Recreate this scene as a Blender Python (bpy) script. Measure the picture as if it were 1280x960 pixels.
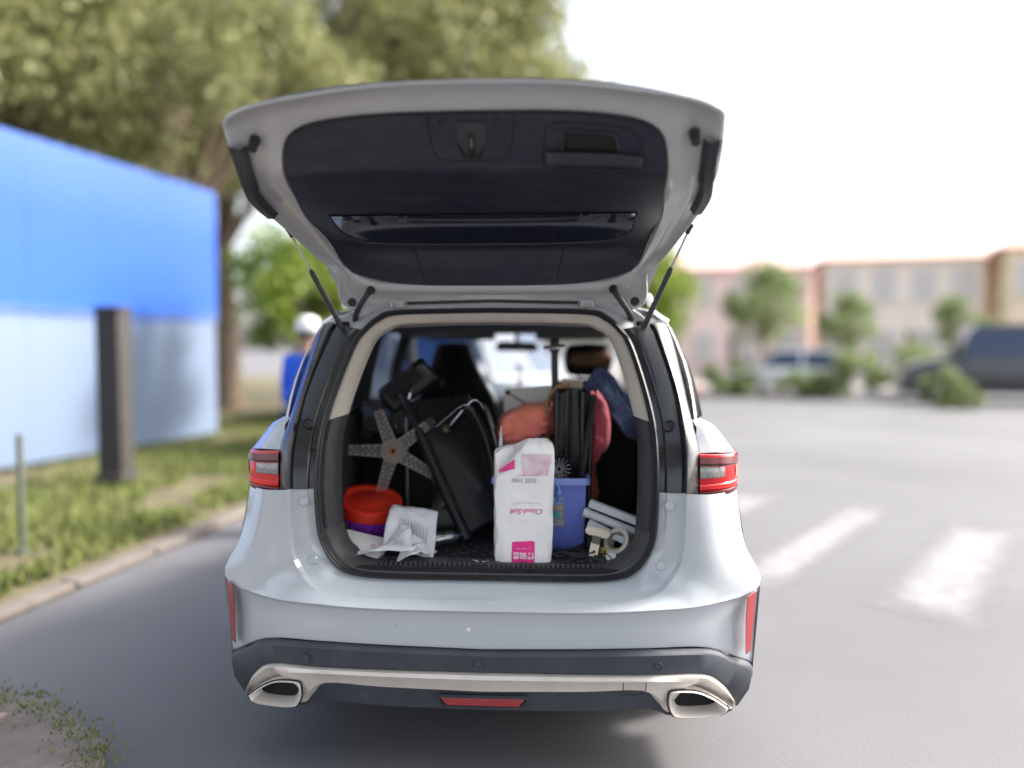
import bpy, bmesh, math, random
import numpy as np
from mathutils import Vector, Matrix, Euler, noise

# ------------------------------------------------------------------ camera, sky, sun, exposure
scene = bpy.context.scene
for o in list(bpy.data.objects):
    bpy.data.objects.remove(o)
C = scene.collection
R = math.radians
cam_data = bpy.data.cameras.new('camera')
cam = bpy.data.objects.new('camera', cam_data)
C.objects.link(cam)
cam.location = (0.25, -2.56, 1.5)
cam.rotation_euler = (R(90 - 2.7), 0, R(3.3))
cam_data.sensor_width = 36.0
cam_data.lens = 967.0 / 1280.0 * 36.0
cam_data.clip_start = 0.05
cam_data.clip_end = 3000
cam_data.dof.use_dof = True
cam_data.dof.focus_distance = 2.70
cam_data.dof.aperture_fstop = 0.42
scene.camera = cam

SUN_AZ, SUN_EL = R(74), R(38)      # azimuth from +Y towards +X
world = bpy.data.worlds.new('World')
scene.world = world
world.use_nodes = True
wn = world.node_tree
sky = wn.nodes.new('ShaderNodeTexSky')
sky.sky_type = 'NISHITA'
sky.sun_disc = False
sky.sun_elevation = SUN_EL
sky.sun_rotation = SUN_AZ
sky.air_density = 1.0
sky.dust_density = 4.0
sky.ozone_density = 1.0
haze_white = wn.nodes.new('ShaderNodeHueSaturation')
haze_white.inputs['Saturation'].default_value = 0.45      # thin high cloud pales the blue
wn.links.new(sky.outputs[0], haze_white.inputs['Color'])
wn.links.new(haze_white.outputs[0], wn.nodes['Background'].inputs[0])
wn.nodes['Background'].inputs[1].default_value = 0.15

sun_data = bpy.data.lights.new('sun', 'SUN')
sun_data.energy = 2.2
sun_data.angle = R(9)
sun_data.color = (1.0, 0.95, 0.88)
sun = bpy.data.objects.new('sun', sun_data)
C.objects.link(sun)
sun.rotation_euler = (Vector((math.sin(SUN_AZ) * math.cos(SUN_EL), math.cos(SUN_AZ) * math.cos(SUN_EL), math.sin(SUN_EL)))).to_track_quat('Z', 'Y').to_euler()

scene.view_settings.view_transform = 'Standard'
scene.view_settings.look = 'None'
scene.view_settings.exposure = 1.75
scene.view_settings.gamma = 1.0
scene.view_settings.use_curve_mapping = False

# ------------------------------------------------------------------ helpers
def V(*a): return Vector(a)

class MB:
    """collects shapes; build() links them as one mesh object"""
    def __init__(s):
        s.v = []; s.f = []; s.M = Matrix.Identity(4)
    def add(s, vs, fs):
        n = len(s.v)
        s.v += [tuple(s.M @ Vector(p)) for p in vs]
        s.f += [tuple(i + n for i in f) for f in fs]
        return s
    def box(s, c, d, rot=None):
        x, y, z = d[0] / 2, d[1] / 2, d[2] / 2
        m = Matrix.Translation(c) @ (Euler(rot).to_matrix().to_4x4() if rot else Matrix.Identity(4))
        vs = [m @ V(a * x, b * y, e * z) for a in (-1, 1) for b in (-1, 1) for e in (-1, 1)]
        return s.add(vs, [(0, 1, 3, 2), (4, 6, 7, 5), (0, 4, 5, 1), (2, 3, 7, 6), (0, 2, 6, 4), (1, 5, 7, 3)])
    def grid(s, rows, close=False):
        n = len(rows[0]); assert all(len(r) == n for r in rows), [len(r) for r in rows]
        vs = [p for r in rows for p in r]; fs = []
        for i in range(len(rows) - 1):
            for j in range(n if close else n - 1):
                k = (j + 1) % n
                fs.append((i * n + j, i * n + k, (i + 1) * n + k, (i + 1) * n + j))
        return s.add(vs, fs)
    def tube(s, path, r, seg=8, closed=False, flat=1.0, caps=True):
        P = [Vector(p) for p in path]; n = len(P)
        rr = r if isinstance(r, (list, tuple)) else [r] * n
        rows = []; up = None
        for i in range(n):
            if closed: t = P[(i + 1) % n] - P[i - 1]
            else: t = P[min(i + 1, n - 1)] - P[max(i - 1, 0)]
            t.normalize()
            if up is None: up = t.orthogonal().normalized()
            up = (up - t * up.dot(t))
            if up.length < 1e-5: up = t.orthogonal()
            up.normalize(); b = t.cross(up)
            rows.append([P[i] + up * (math.cos(2 * math.pi * k / seg) * rr[i]) + b * (math.sin(2 * math.pi * k / seg) * rr[i] * flat) for k in range(seg)])
        if closed: rows.append(rows[0])
        s.grid(rows, True)
        if caps and not closed:
            s.add(rows[0], [tuple(range(seg))[::-1]]); s.add(rows[-1], [tuple(range(seg))])
        return s
    def lathe(s, prof, c=(0, 0, 0), axis=(0, 0, 1), seg=24):
        q = Vector(axis).to_track_quat('Z', 'Y').to_matrix()
        rows = [[Vector(c) + q @ V(math.cos(2 * math.pi * k / seg) * r, math.sin(2 * math.pi * k / seg) * r, h) for k in range(seg)] for r, h in prof]
        return s.grid(rows, True)
    def cyl(s, a, b, r0, r1=None, seg=16):
        a = Vector(a); b = Vector(b); r1 = r0 if r1 is None else r1
        L = (b - a).length
        return s.lathe([(0.0001, 0), (r0, 0), (r1, L), (0.0001, L)], a, b - a, seg)
    def prism(s, outline, depth, axis='y', at=0.0):
        """outline in the plane across the axis, extruded from at to at+depth"""
        def m(p, d):
            return {'y': (p[0], d, p[1]), 'z': (p[0], p[1], d), 'x': (d, p[0], p[1])}[axis]
        n = len(outline)
        vs = [m(p, at) for p in outline] + [m(p, at + depth) for p in outline]
        fs = [tuple(range(n)), tuple(range(2 * n - 1, n - 1, -1))] + [(i, i + n, (i + 1) % n + n, (i + 1) % n) for i in range(n)]
        return s.add(vs, fs)
    def build(s, name, m, parent=None, smooth=35, bevel=0, solid=0, sub=0, weld=False, fix=True, bseg=2):
        me = bpy.data.meshes.new(name)
        vs = s.v
        base = Vector((0, 0, 0))
        if parent is None and vs:
            a = np.array(vs); lo = a.min(0); hi = a.max(0)
            base = V((lo[0] + hi[0]) / 2, (lo[1] + hi[1]) / 2, lo[2])
        elif parent is not None:
            p = parent
            while p is not None:
                base = base + p.location; p = p.parent
        vs = [(p[0] - base[0], p[1] - base[1], p[2] - base[2]) for p in vs]
        me.from_pydata(vs, [], s.f); me.update()
        if weld or fix:
            bm = bmesh.new(); bm.from_mesh(me)
            if weld: bmesh.ops.remove_doubles(bm, verts=bm.verts, dist=1e-4)
            bmesh.ops.recalc_face_normals(bm, faces=bm.faces)
            bm.to_mesh(me); bm.free()
        if smooth:
            me.polygons.foreach_set('use_smooth', [True] * len(me.polygons))
            me.set_sharp_from_angle(angle=R(smooth))
        me.materials.append(m)
        o = bpy.data.objects.new(name, me); C.objects.link(o)
        if parent is None: o.location = base
        else: o.parent = parent
        if solid:
            d = o.modifiers.new('solid', 'SOLIDIFY'); d.thickness = solid; d.offset = 0
        if bevel:
            d = o.modifiers.new('bevel', 'BEVEL'); d.width = bevel; d.segments = bseg; d.limit_method = 'ANGLE'; d.angle_limit = R(40)
        if sub:
            d = o.modifiers.new('sub', 'SUBSURF'); d.levels = sub; d.render_levels = sub
        return o

def tag(o, label, cat, group=None):
    o['label'] = label; o['category'] = cat
    if group: o['group'] = group
    return o
def thing(name, label, cat, loc=(0, 0, 0), group=None):
    o = bpy.data.objects.new(name, None); C.objects.link(o); o.location = loc; o.empty_display_size = 0.2
    return tag(o, label, cat, group)
def structure(o): o['kind'] = 'structure'; return o
def stuff(o): o['kind'] = 'stuff'; return o
def copy_tree(o, parent=None):
    c = o.copy(); C.objects.link(c); c.parent = parent
    for ch in o.children: copy_tree(ch, c)
    return c

def crv(keys, n=4):
    """Catmull-Rom through the keys, n samples per segment"""
    K = [Vector(k) for k in keys]; out = []
    for i in range(len(K) - 1):
        p0 = K[i - 1] if i else K[0] * 2 - K[1]
        p1, p2 = K[i], K[i + 1]
        p3 = K[i + 2] if i + 2 < len(K) else K[-1] * 2 - K[-2]
        for k in range(n):
            t = k / n
            out.append(0.5 * ((2 * p1) + (p2 - p0) * t + (2 * p0 - 5 * p1 + 4 * p2 - p3) * t * t + (3 * p1 - p0 - 3 * p2 + p3) * t ** 3))
    out.append(K[-1]); return out
def mirror(row):
    """half row from x=0 outwards -> full row"""
    return [V(-p[0], p[1], p[2]) for p in reversed(row[1:])] + list(row)
def sx(row, s): return [V(p[0] * s, p[1], p[2]) for p in row]
def lerp(a, b, t): return [p.lerp(q, t) for p, q in zip(a, b)]
def shift(row, d): return [p + Vector(d) for p in row]
def hsh(*a): return noise.noise(Vector(a))

# ------------------------------------------------------------------ materials
def srgb(r, g, b):
    f = lambda c: c / 12.92 if c <= 0.04045 else ((c + 0.055) / 1.055) ** 2.4
    return (f(r / 255), f(g / 255), f(b / 255))
def mat(name, col, rough=0.5, metal=0.0, coat=0.0, var=0.0, vscale=8.0, bump=0.0, bscale=40.0, trans=0.0, ior=1.45, emit=None, spec=0.5, sheen=0.0, col2=None, alpha=1.0, sss=0.0, rvar=0.0):
    m = bpy.data.materials.new(name); m.use_nodes = True
    nt = m.node_tree; b = nt.nodes['Principled BSDF']
    b.inputs['Base Color'].default_value = (*col, 1); b.inputs['Roughness'].default_value = rough
    b.inputs['Metallic'].default_value = metal; b.inputs['Coat Weight'].default_value = coat
    b.inputs['Coat Roughness'].default_value = 0.04
    b.inputs['Transmission Weight'].default_value = trans; b.inputs['IOR'].default_value = ior
    b.inputs['Specular IOR Level'].default_value = spec; b.inputs['Alpha'].default_value = alpha
    if sheen: b.inputs['Sheen Weight'].default_value = sheen
    if sss:
        b.inputs['Subsurface Weight'].default_value = sss; b.inputs['Subsurface Scale'].default_value = 0.02
    if emit:
        b.inputs['Emission Color'].default_value = (*emit[0], 1); b.inputs['Emission Strength'].default_value = emit[1]
    tc = None
    if var or bump or rvar:
        tc = nt.nodes.new('ShaderNodeTexCoord')
    if var:
        n = nt.nodes.new('ShaderNodeTexNoise'); n.inputs['Scale'].default_value = vscale; n.inputs['Detail'].default_value = 6; n.inputs['Roughness'].default_value = 0.65
        nt.links.new(tc.outputs['Object'], n.inputs['Vector'])
        rp = nt.nodes.new('ShaderNodeValToRGB')
        rp.color_ramp.elements[0].position = 0.3; rp.color_ramp.elements[1].position = 0.7
        c2 = col2 or tuple(min(1, c * (1 + var)) for c in col)
        c1 = tuple(c * (1 - var) for c in col) if not col2 else col
        rp.color_ramp.elements[0].color = (*c1, 1); rp.color_ramp.elements[1].color = (*c2, 1)
        nt.links.new(n.outputs['Fac'], rp.inputs[0]); nt.links.new(rp.outputs[0], b.inputs['Base Color'])
    if rvar:
        n = nt.nodes.new('ShaderNodeTexNoise'); n.inputs['Scale'].default_value = vscale * 0.7; n.inputs['Detail'].default_value = 5
        nt.links.new(tc.outputs['Object'], n.inputs['Vector'])
        mr = nt.nodes.new('ShaderNodeMapRange'); mr.inputs[1].default_value = 0.35; mr.inputs[2].default_value = 0.7
        mr.inputs[3].default_value = rough; mr.inputs[4].default_value = min(1, rough + rvar)
        nt.links.new(n.outputs['Fac'], mr.inputs[0]); nt.links.new(mr.outputs[0], b.inputs['Roughness'])
    if bump:
        n = nt.nodes.new('ShaderNodeTexNoise'); n.inputs['Scale'].default_value = bscale; n.inputs['Detail'].default_value = 4
        nt.links.new(tc.outputs['Object'], n.inputs['Vector'])
        bp = nt.nodes.new('ShaderNodeBump'); bp.inputs['Strength'].default_value = bump; bp.inputs['Distance'].default_value = 0.01
        nt.links.new(n.outputs['Fac'], bp.inputs['Height']); nt.links.new(bp.outputs[0], b.inputs['Normal'])
    return m

M = {}
M['paint'] = mat('white_paint', (0.43, 0.46, 0.495), 0.20, coat=1.0, var=0.02, vscale=3)
M['shaded_paint'] = mat('shaded_paint', (0.38, 0.38, 0.385), 0.30, coat=0.7, var=0.07, vscale=5, rvar=0.2)  # same body paint, colour darkened to put in the shade under the tailgate
M['gloss_black'] = mat('gloss_black', (0.012, 0.013, 0.016), 0.22, coat=0.5, rvar=0.25, vscale=9)
M['black_plastic'] = mat('black_plastic', (0.022, 0.024, 0.030), 0.48, var=0.25, vscale=14, bump=0.08, bscale=300)
M['cladding'] = mat('cladding', (0.045, 0.052, 0.064), 0.42, var=0.22, vscale=9, rvar=0.25, bump=0.06, bscale=350)
M['rubber'] = mat('rubber', (0.022, 0.023, 0.027), 0.5, var=0.3, vscale=25)
M['dark_trim'] = mat('dark_trim', (0.030, 0.031, 0.036), 0.6, var=0.2, vscale=20, bump=0.1, bscale=250)
M['sill'] = mat('sill', (0.05, 0.05, 0.053), 0.55, var=0.35, vscale=20, bump=0.2, bscale=150)
M['beige'] = mat('beige_trim', (0.46, 0.42, 0.37), 0.75, var=0.06, vscale=6, bump=0.1, bscale=400)
M['headliner'] = mat('headliner', (0.11, 0.11, 0.12), 0.9, var=0.1, vscale=12)
M['silver'] = mat('silver_trim', (0.66, 0.61, 0.56), 0.36, metal=0.3, var=0.10, vscale=8, rvar=0.2)
M['chrome'] = mat('chrome', (0.75, 0.75, 0.76), 0.12, metal=1.0)
M['steel'] = mat('steel', (0.45, 0.45, 0.47), 0.35, metal=0.9, var=0.15, vscale=20)
M['glass'] = mat('tinted_glass', (0.25, 0.29, 0.30), 0.02, trans=1.0, ior=1.08, spec=0.7, coat=0.8)
M['clear_glass'] = mat('clear_glass', (0.86, 0.92, 0.90), 0.02, trans=1.0, ior=1.02)
M['privacy'] = mat('privacy_glass', (0.006, 0.009, 0.024), 0.08, coat=0.5)
M['lamp_red'] = mat('lamp_red', (0.62, 0.010, 0.016), 0.2, coat=0.35, var=0.25, vscale=30)
M['lamp_dark'] = mat('lamp_dark', (0.12, 0.004, 0.010), 0.22, coat=0.3)
M['lamp_bar'] = mat('lamp_bar', (0.75, 0.022, 0.02), 0.2, coat=0.4)
M['lamp_clear'] = mat('lamp_clear', (0.22, 0.21, 0.21), 0.12, coat=1.0, var=0.3, vscale=60)
M['amber'] = mat('amber', (0.75, 0.14, 0.02), 0.15, coat=1.0)
M['reflector'] = mat('reflector', (0.30, 0.012, 0.022), 0.2, coat=0.8, bump=0.3, bscale=400)
M['carpet'] = mat('carpet', (0.016, 0.016, 0.018), 0.95, var=0.5, vscale=90, bump=0.6, bscale=260)
M['leather'] = mat('black_leather', (0.013, 0.013, 0.016), 0.27, coat=0.15, bump=0.12, bscale=220, rvar=0.15, vscale=15)
M['fabric_black'] = mat('black_fabric', (0.014, 0.014, 0.017), 0.9, sheen=0.15, bump=0.3, bscale=300)
M['tyre'] = mat('tyre', (0.018, 0.018, 0.019), 0.8, var=0.3, vscale=30)
M['rim'] = mat('alloy', (0.5, 0.5, 0.52), 0.3, metal=0.9)
M['under'] = mat('underbody', (0.012, 0.012, 0.012), 0.9)
def dusty_trim():
    """tailgate lining: dark grained plastic with pale dust smeared on it"""
    m = mat('tailgate_lining', (0.012, 0.0145, 0.027), 0.38, var=0.2, vscale=10, bump=0.08, bscale=350)
    nt = m.node_tree; b = nt.nodes['Principled BSDF']
    tc = nt.nodes.new('ShaderNodeTexCoord'); mp = nt.nodes.new('ShaderNodeMapping'); mp.inputs['Scale'].default_value = (3.0, 9.0, 9.0)
    n1 = nt.nodes.new('ShaderNodeTexNoise'); n1.inputs['Scale'].default_value = 1.6; n1.inputs['Detail'].default_value = 9; n1.inputs['Roughness'].default_value = 0.72
    rp = nt.nodes.new('ShaderNodeValToRGB'); rp.color_ramp.elements[0].position = 0.50; rp.color_ramp.elements[1].position = 0.85
    rp.color_ramp.elements[1].color = (0.55, 0.55, 0.55, 1)
    nt.links.new(tc.outputs['Object'], mp.inputs[0]); nt.links.new(mp.outputs[0], n1.inputs['Vector']); nt.links.new(n1.outputs['Fac'], rp.inputs[0])
    mx = nt.nodes.new('ShaderNodeMix'); mx.data_type = 'RGBA'
    old = b.inputs['Base Color'].links[0].from_socket
    nt.links.new(rp.outputs[0], mx.inputs['Factor']); nt.links.new(old, mx.inputs['A']); mx.inputs['B'].default_value = (0.070, 0.062, 0.056, 1)
    nt.links.new(mx.outputs['Result'], b.inputs['Base Color'])
    return m
M['lining'] = dusty_trim()
def thin_glass(name, tint, refl=0.5, rough=0.02):
    m = bpy.data.materials.new(name); m.use_nodes = True; nt = m.node_tree; nt.nodes.clear()
    out = nt.nodes.new('ShaderNodeOutputMaterial'); mx = nt.nodes.new('ShaderNodeMixShader')
    tr = nt.nodes.new('ShaderNodeBsdfTransparent'); gl = nt.nodes.new('ShaderNodeBsdfGlossy'); fc = nt.nodes.new('ShaderNodeLayerWeight'); fc.inputs[0].default_value = .5; pw = nt.nodes.new('ShaderNodeMath'); pw.operation = 'POWER'; pw.inputs[1].default_value = 4.0
    lw = nt.nodes.new('ShaderNodeMath'); lw.operation = 'MULTIPLY_ADD'; lw.inputs[1].default_value = .75; lw.inputs[2].default_value = refl * .1
    nt.links.new(fc.outputs['Facing'], pw.inputs[0]); nt.links.new(pw.outputs[0], lw.inputs[0]); gl.inputs['Roughness'].default_value = rough; tr.inputs[0].default_value = (*tint, 1)
    nt.links.new(lw.outputs[0], mx.inputs[0]); nt.links.new(tr.outputs[0], mx.inputs[1]); nt.links.new(gl.outputs[0], mx.inputs[2]); nt.links.new(mx.outputs[0], out.inputs[0])
    return m
M['glass'] = thin_glass('tinted_glass', (.34, .38, .40))
M['clear_glass'] = thin_glass('clear_glass', (.88, .92, .92), .35)

# ------------------------------------------------------------------ ground
def asphalt():
    m = mat('asphalt', (0.115, 0.113, 0.118), 0.85, bump=0.12, bscale=120)
    nt = m.node_tree; b = nt.nodes['Principled BSDF']; tc = nt.nodes.new('ShaderNodeTexCoord')
    n1 = nt.nodes.new('ShaderNodeTexNoise'); n1.inputs['Scale'].default_value = 0.35; n1.inputs['Detail'].default_value = 5
    n2 = nt.nodes.new('ShaderNodeTexNoise'); n2.inputs['Scale'].default_value = 90; n2.inputs['Detail'].default_value = 3
    r1 = nt.nodes.new('ShaderNodeValToRGB'); r1.color_ramp.elements[0].position = .3; r1.color_ramp.elements[1].position = .7
    r1.color_ramp.elements[0].color = (.118, .116, .121, 1); r1.color_ramp.elements[1].color = (.165, .163, .170, 1)
    mx = nt.nodes.new('ShaderNodeMix'); mx.data_type = 'RGBA'; mx.blend_type = 'MULTIPLY'; mx.inputs['Factor'].default_value = .22
    r2 = nt.nodes.new('ShaderNodeValToRGB'); r2.color_ramp.elements[0].position = .35; r2.color_ramp.elements[1].position = .65
    r2.color_ramp.elements[0].color = (.5, .5, .5, 1); r2.color_ramp.elements[1].color = (1.2, 1.2, 1.2, 1)
    for n in (n1, n2): nt.links.new(tc.outputs['Object'], n.inputs['Vector'])
    nt.links.new(n1.outputs['Fac'], r1.inputs[0]); nt.links.new(n2.outputs['Fac'], r2.inputs[0])
    nt.links.new(r1.outputs[0], mx.inputs['A']); nt.links.new(r2.outputs[0], mx.inputs['B']); nt.links.new(mx.outputs['Result'], b.inputs['Base Color'])
    return m
M['asphalt'] = asphalt()
M['soil'] = mat('soil', (.13, .11, .06), .95, var=.4, vscale=3)
M['kerb'] = mat('kerb_stone', (.17, .145, .125), .85, var=.2, vscale=9, bump=.3, bscale=60)
M['slab'] = mat('paving', (.34, .27, .24), .85, var=.18, vscale=7, bump=.3, bscale=90)
M['grass'] = mat('grass', (.12, .15, .03), .7, var=.5, vscale=1.2, col2=(.19, .215, .06))
def worn_paint():
    m = mat('road_paint', (.265, .255, .262), .8, var=.12, vscale=5)
    nt = m.node_tree; b = nt.nodes['Principled BSDF']; at = nt.nodes.new('ShaderNodeAttribute'); at.attribute_name = 'cover'
    tc = nt.nodes.new('ShaderNodeTexCoord'); n = nt.nodes.new('ShaderNodeTexNoise'); n.inputs['Scale'].default_value = 7; n.inputs['Detail'].default_value = 8
    nt.links.new(tc.outputs['Object'], n.inputs['Vector'])
    ad = nt.nodes.new('ShaderNodeMath'); ad.operation = 'MULTIPLY_ADD'; ad.inputs[1].default_value = .9; ad.inputs[2].default_value = -.45; nt.links.new(n.outputs['Fac'], ad.inputs[0])
    sm = nt.nodes.new('ShaderNodeMath'); sm.operation = 'ADD'; nt.links.new(ad.outputs[0], sm.inputs[0]); nt.links.new(at.outputs['Fac'], sm.inputs[1]); sm.use_clamp = True
    tr = nt.nodes.new('ShaderNodeBsdfTransparent'); mx = nt.nodes.new('ShaderNodeMixShader')
    nt.links.new(sm.outputs[0], mx.inputs[0]); nt.links.new(tr.outputs[0], mx.inputs[1]); nt.links.new(b.outputs[0], mx.inputs[2]); nt.links.new(mx.outputs[0], nt.nodes['Material Output'].inputs[0])
    return m
M['marking'] = worn_paint()
road = structure(MB().add([(-250, -250, 0), (250, -250, 0), (250, 400, 0), (-250, 400, 0)], [(0, 1, 2, 3)]).build('road', M['asphalt'], smooth=0))
def sheet(pts, z, name, m, th=None):
    mb = MB()
    if th: mb.prism(pts, th, 'z', z)
    else: mb.add([(p[0], p[1], z) for p in pts], [tuple(range(len(pts)))])
    return mb.build(name, m, smooth=0)
rootsz = bpy.data.objects.new('crosswalk', None); C.objects.link(rootsz); rootsz['kind'] = 'structure'; rootsz.location = (2.6, 3.3, 0)
def stripe(pts):
    # worn paint: thins out towards its edges
    a, b, c, d = [Vector(p) for p in pts]; rows = []; cov = []
    for i in range(25):
        u = -.05 + 1.1 * i / 24; r = []
        for j in range(13):
            v = -.16 + 1.32 * j / 12; p = a.lerp(d, u).lerp(b.lerp(c, u), v); r.append(V(p.x, p.y, .004))
            e = min(min(u + .05, 1.05 - u) * 6, min(v + .16, 1.16 - v) * 2.4); cov.append(max(0, min(1, e)) * .85)
        rows.append(r)
    o = MB().grid(rows).build('stripe', M['marking'], rootsz, smooth=0, fix=False)
    at = o.data.attributes.new('cover', 'FLOAT', 'POINT'); at.data.foreach_set('value', cov)
stripe([(1.32, 2.45), (1.62, 2.25), (3.35, 4.70), (3.05, 4.95)])
stripe([(2.12, 2.02), (2.46, 1.62), (4.02, 3.88), (3.60, 4.18)])
stripe([(0.4, 2.9), (0.75, 2.7), (2.55, 5.3), (2.25, 5.6)])
stripe([(3.35, 1.20), (3.72, 0.95), (5.2, 3.0), (4.85, 3.3)])
stripe([(4.3, .45), (4.7, .2), (6.2, 2.2), (5.8, 2.5)])

# grass verge on the left with its kerb
vx = lambda y: -3.02 + .10 * y + (-.006 * max(0, y - 4) ** 2 if y < 14 else -.6)
edge = [(vx(y), y) for y in [1.2 + k for k in range(0, 36)]]
verge = structure(sheet([(-40, 1.2)] + edge + [(-40, 36)], .0, 'verge', M['soil'], .045))
kr = bpy.data.objects.new('kerb', None); C.objects.link(kr); kr['kind'] = 'structure'; kr.location = (-2.8, 1.2, 0)
stone = MB().box((0, 0, .028), (.14, .78, .056)).build('kerb_stone', M['kerb'], kr, bevel=.015)
stone_me = stone.data
for i in range(24):
    y = 1.6 + i * .8
    o = stone if i == 0 else stone.copy()
    if i: C.objects.link(o); o.parent = kr
    d = vx(y + .1) - vx(y - .1)
    o.location = (vx(y) + .05 - kr.location.x + .008 * hsh(i, 3, 1), y - kr.location.y, 0)
    o.rotation_euler = (0, .02 * hsh(i, 9, 9), -math.atan2(d, .2))
stone.data.transform(Matrix.Translation(kr.location))
# paved corner by the camera's left
poly = [(-2.25, .50), (-1.75, .36), (-1.36, .06), (-1.15, -.4), (-1.10, -6), (-9, -6), (-9, .75)]
pav = structure(sheet(poly, .0, 'pavement', M['kerb'], .085))
slab0 = None
for i in range(6):
    for j in range(7):
        x, y = -1.62 - i * .42 , .02 - j * .42
        if x > -1.36 and y > -.2: continue
        if y > .0 and x > -1.75: continue
        if slab0 is None:
            slab0 = MB().box((x, y, .093), (.40, .40, .03)).build('slab', M['slab'], pav, bevel=.006); sx0, sy0 = x, y; o = slab0
        else:
            o = slab0.copy(); C.objects.link(o); o.parent = pav; o.location = (x - sx0, y - sy0, .002 * hsh(i * 3.1, j * 2.3, 0))
rng = np.random.default_rng(5)
def blades(name, pts, h, w, m):
    n = len(pts); P = np.array(pts); a = rng.uniform(0, 2 * math.pi, n); hh = h * rng.uniform(.5, 1.3, n); lean = rng.normal(0, .35, (n, 2)) * hh[:, None]
    dx = np.cos(a) * w; dy = np.sin(a) * w
    v = np.zeros((n, 3, 3)); v[:, 0] = P + np.stack([dx, dy, dx * 0], 1); v[:, 1] = P - np.stack([dx, dy, dx * 0], 1); v[:, 2] = P + np.column_stack([lean, hh])
    me = bpy.data.meshes.new(name); me.from_pydata(v.reshape(-1, 3).tolist(), [], np.arange(n * 3).reshape(n, 3).tolist()); me.materials.append(m)
    o = bpy.data.objects.new(name, me); C.objects.link(o); return o
gp = []
for _ in range(26000):
    y = rng.uniform(1.3, 14); x = vx(y) - .12 - abs(rng.normal(0, 1.9))
    if hsh(x * 1.3, y * 1.3, 0) < -.30: continue
    gp.append((x, y, .043))
g = stuff(blades('grass', gp, .10, .012, M['grass'])); tag(g, 'green grass growing on the roadside verge', 'grass')
gp = []
for _ in range(700):
    t = rng.uniform(0, 1); i = int(t * 3); q = t * 3 - i; a, b = poly[i], poly[i + 1]
    gp.append((a[0] + (b[0] - a[0]) * q + rng.normal(0, .05) - .03, a[1] + (b[1] - a[1]) * q + rng.normal(0, .05) - .03, .08))
g = stuff(blades('weeds', gp, .022, .006, M['grass'])); tag(g, 'dark green weeds along the edge of the paved corner', 'weeds')

# ------------------------------------------------------------------ blue site hoarding, posts
M['hoard_blue'] = mat('blue_board', (.013, .075, .36), .6, var=.3, vscale=.5, col2=(.03, .12, .42))
def board_print():
    # printed vinyl: pale at the foot, blue above, soft cloud shapes
    m = mat('blue_board', (.013, .075, .36), .6)
    nt = m.node_tree; b = nt.nodes['Principled BSDF']; g = nt.nodes.new('ShaderNodeNewGeometry'); sp_ = nt.nodes.new('ShaderNodeSeparateXYZ')
    nt.links.new(g.outputs['Position'], sp_.inputs[0])
    n = nt.nodes.new('ShaderNodeTexNoise'); n.inputs['Scale'].default_value = .55; n.inputs['Detail'].default_value = 2; nt.links.new(g.outputs['Position'], n.inputs['Vector'])
    a = nt.nodes.new('ShaderNodeMath'); a.operation = 'MULTIPLY_ADD'; a.inputs[1].default_value = .35; nt.links.new(n.outputs['Fac'], a.inputs[0]); nt.links.new(sp_.outputs[2], a.inputs[2])
    mr = nt.nodes.new('ShaderNodeMapRange'); mr.inputs[1].default_value = 0.5; mr.inputs[2].default_value = 4.8; nt.links.new(a.outputs[0], mr.inputs[0])
    rp = nt.nodes.new('ShaderNodeValToRGB'); e = rp.color_ramp.elements; e[0].position = .345; e[0].color = (.155, .205, .30, 1); e[1].position = .40; e[1].color = (.014, .090, .42, 1)
    k = e.new(.66); k.color = (.010, .078, .44, 1); k = e.new(.90); k.color = (.045, .115, .36, 1)
    nt.links.new(mr.outputs[0], rp.inputs[0]); nt.links.new(rp.outputs[0], b.inputs['Base Color'])
    return m
M['hoard_blue'] = board_print()
M['hoard_pale'] = mat('pale_board', (.13, .18, .29), .6, var=.1, vscale=.6)
M['post_dark'] = mat('dark_post', (.042, .038, .036), .7, var=.2)
M['post_grey'] = mat('grey_post', (.10, .115, .09), .7, metal=.0, var=.1)
A = V(-6.95, 1.6, 0); B = V(-5.28, 9.75, 0); nP = 7
hd_ = thing('hoarding', 'tall blue and pale blue hoarding beyond the grass verge', 'hoarding', tuple(A.lerp(B, .5)))
ang = math.atan2(-(B - A).x, (B - A).y)
L = (B - A).length / nP
for i in range(nP):
    c = A.lerp(B, (i + .5) / nP)
    MB().box((c.x, c.y, 2.96), (.05, L - .003, 2.06), (0, 0, ang)).build('upper_board', M['hoard_blue'], hd_, bevel=.002)
    MB().box((c.x - .03, c.y, 1.02), (.05, L - .003, 1.80), (0, 0, ang)).build('lower_board', M['hoard_blue'], hd_, bevel=.002)
for i in range(nP + 1):
    c = A.lerp(B, i / nP)
    MB().box((c.x - .07, c.y, 2.0), (.06, .06, 3.98), (0, 0, ang)).build('frame_post', M['post_grey'], hd_)
p = MB(); p.box((-4.38, 5.3, 1.0), (.26, .26, 1.78)); p.box((-4.38, 5.3, .14), (.34, .34, .08)); p.box((-4.38, 5.3, 1.90), (.29, .29, .05))
tag(p.build('bollard_pillar', M['post_dark'], bevel=.02), 'square dark pillar standing on the grass before the hoarding', 'pillar')
for (x, y, h) in ((-3.50, 2.62, .85),):
    p = MB(); p.lathe([(.0001, 0), (.04, 0), (.04, .03), (.022, .04), (.022, h - .02), (.018, h), (.0001, h)], (x, y, .045))
    tag(p.build('verge_post', M['post_grey']), 'thin grey post at the kerb edge of the verge', 'post')

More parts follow.
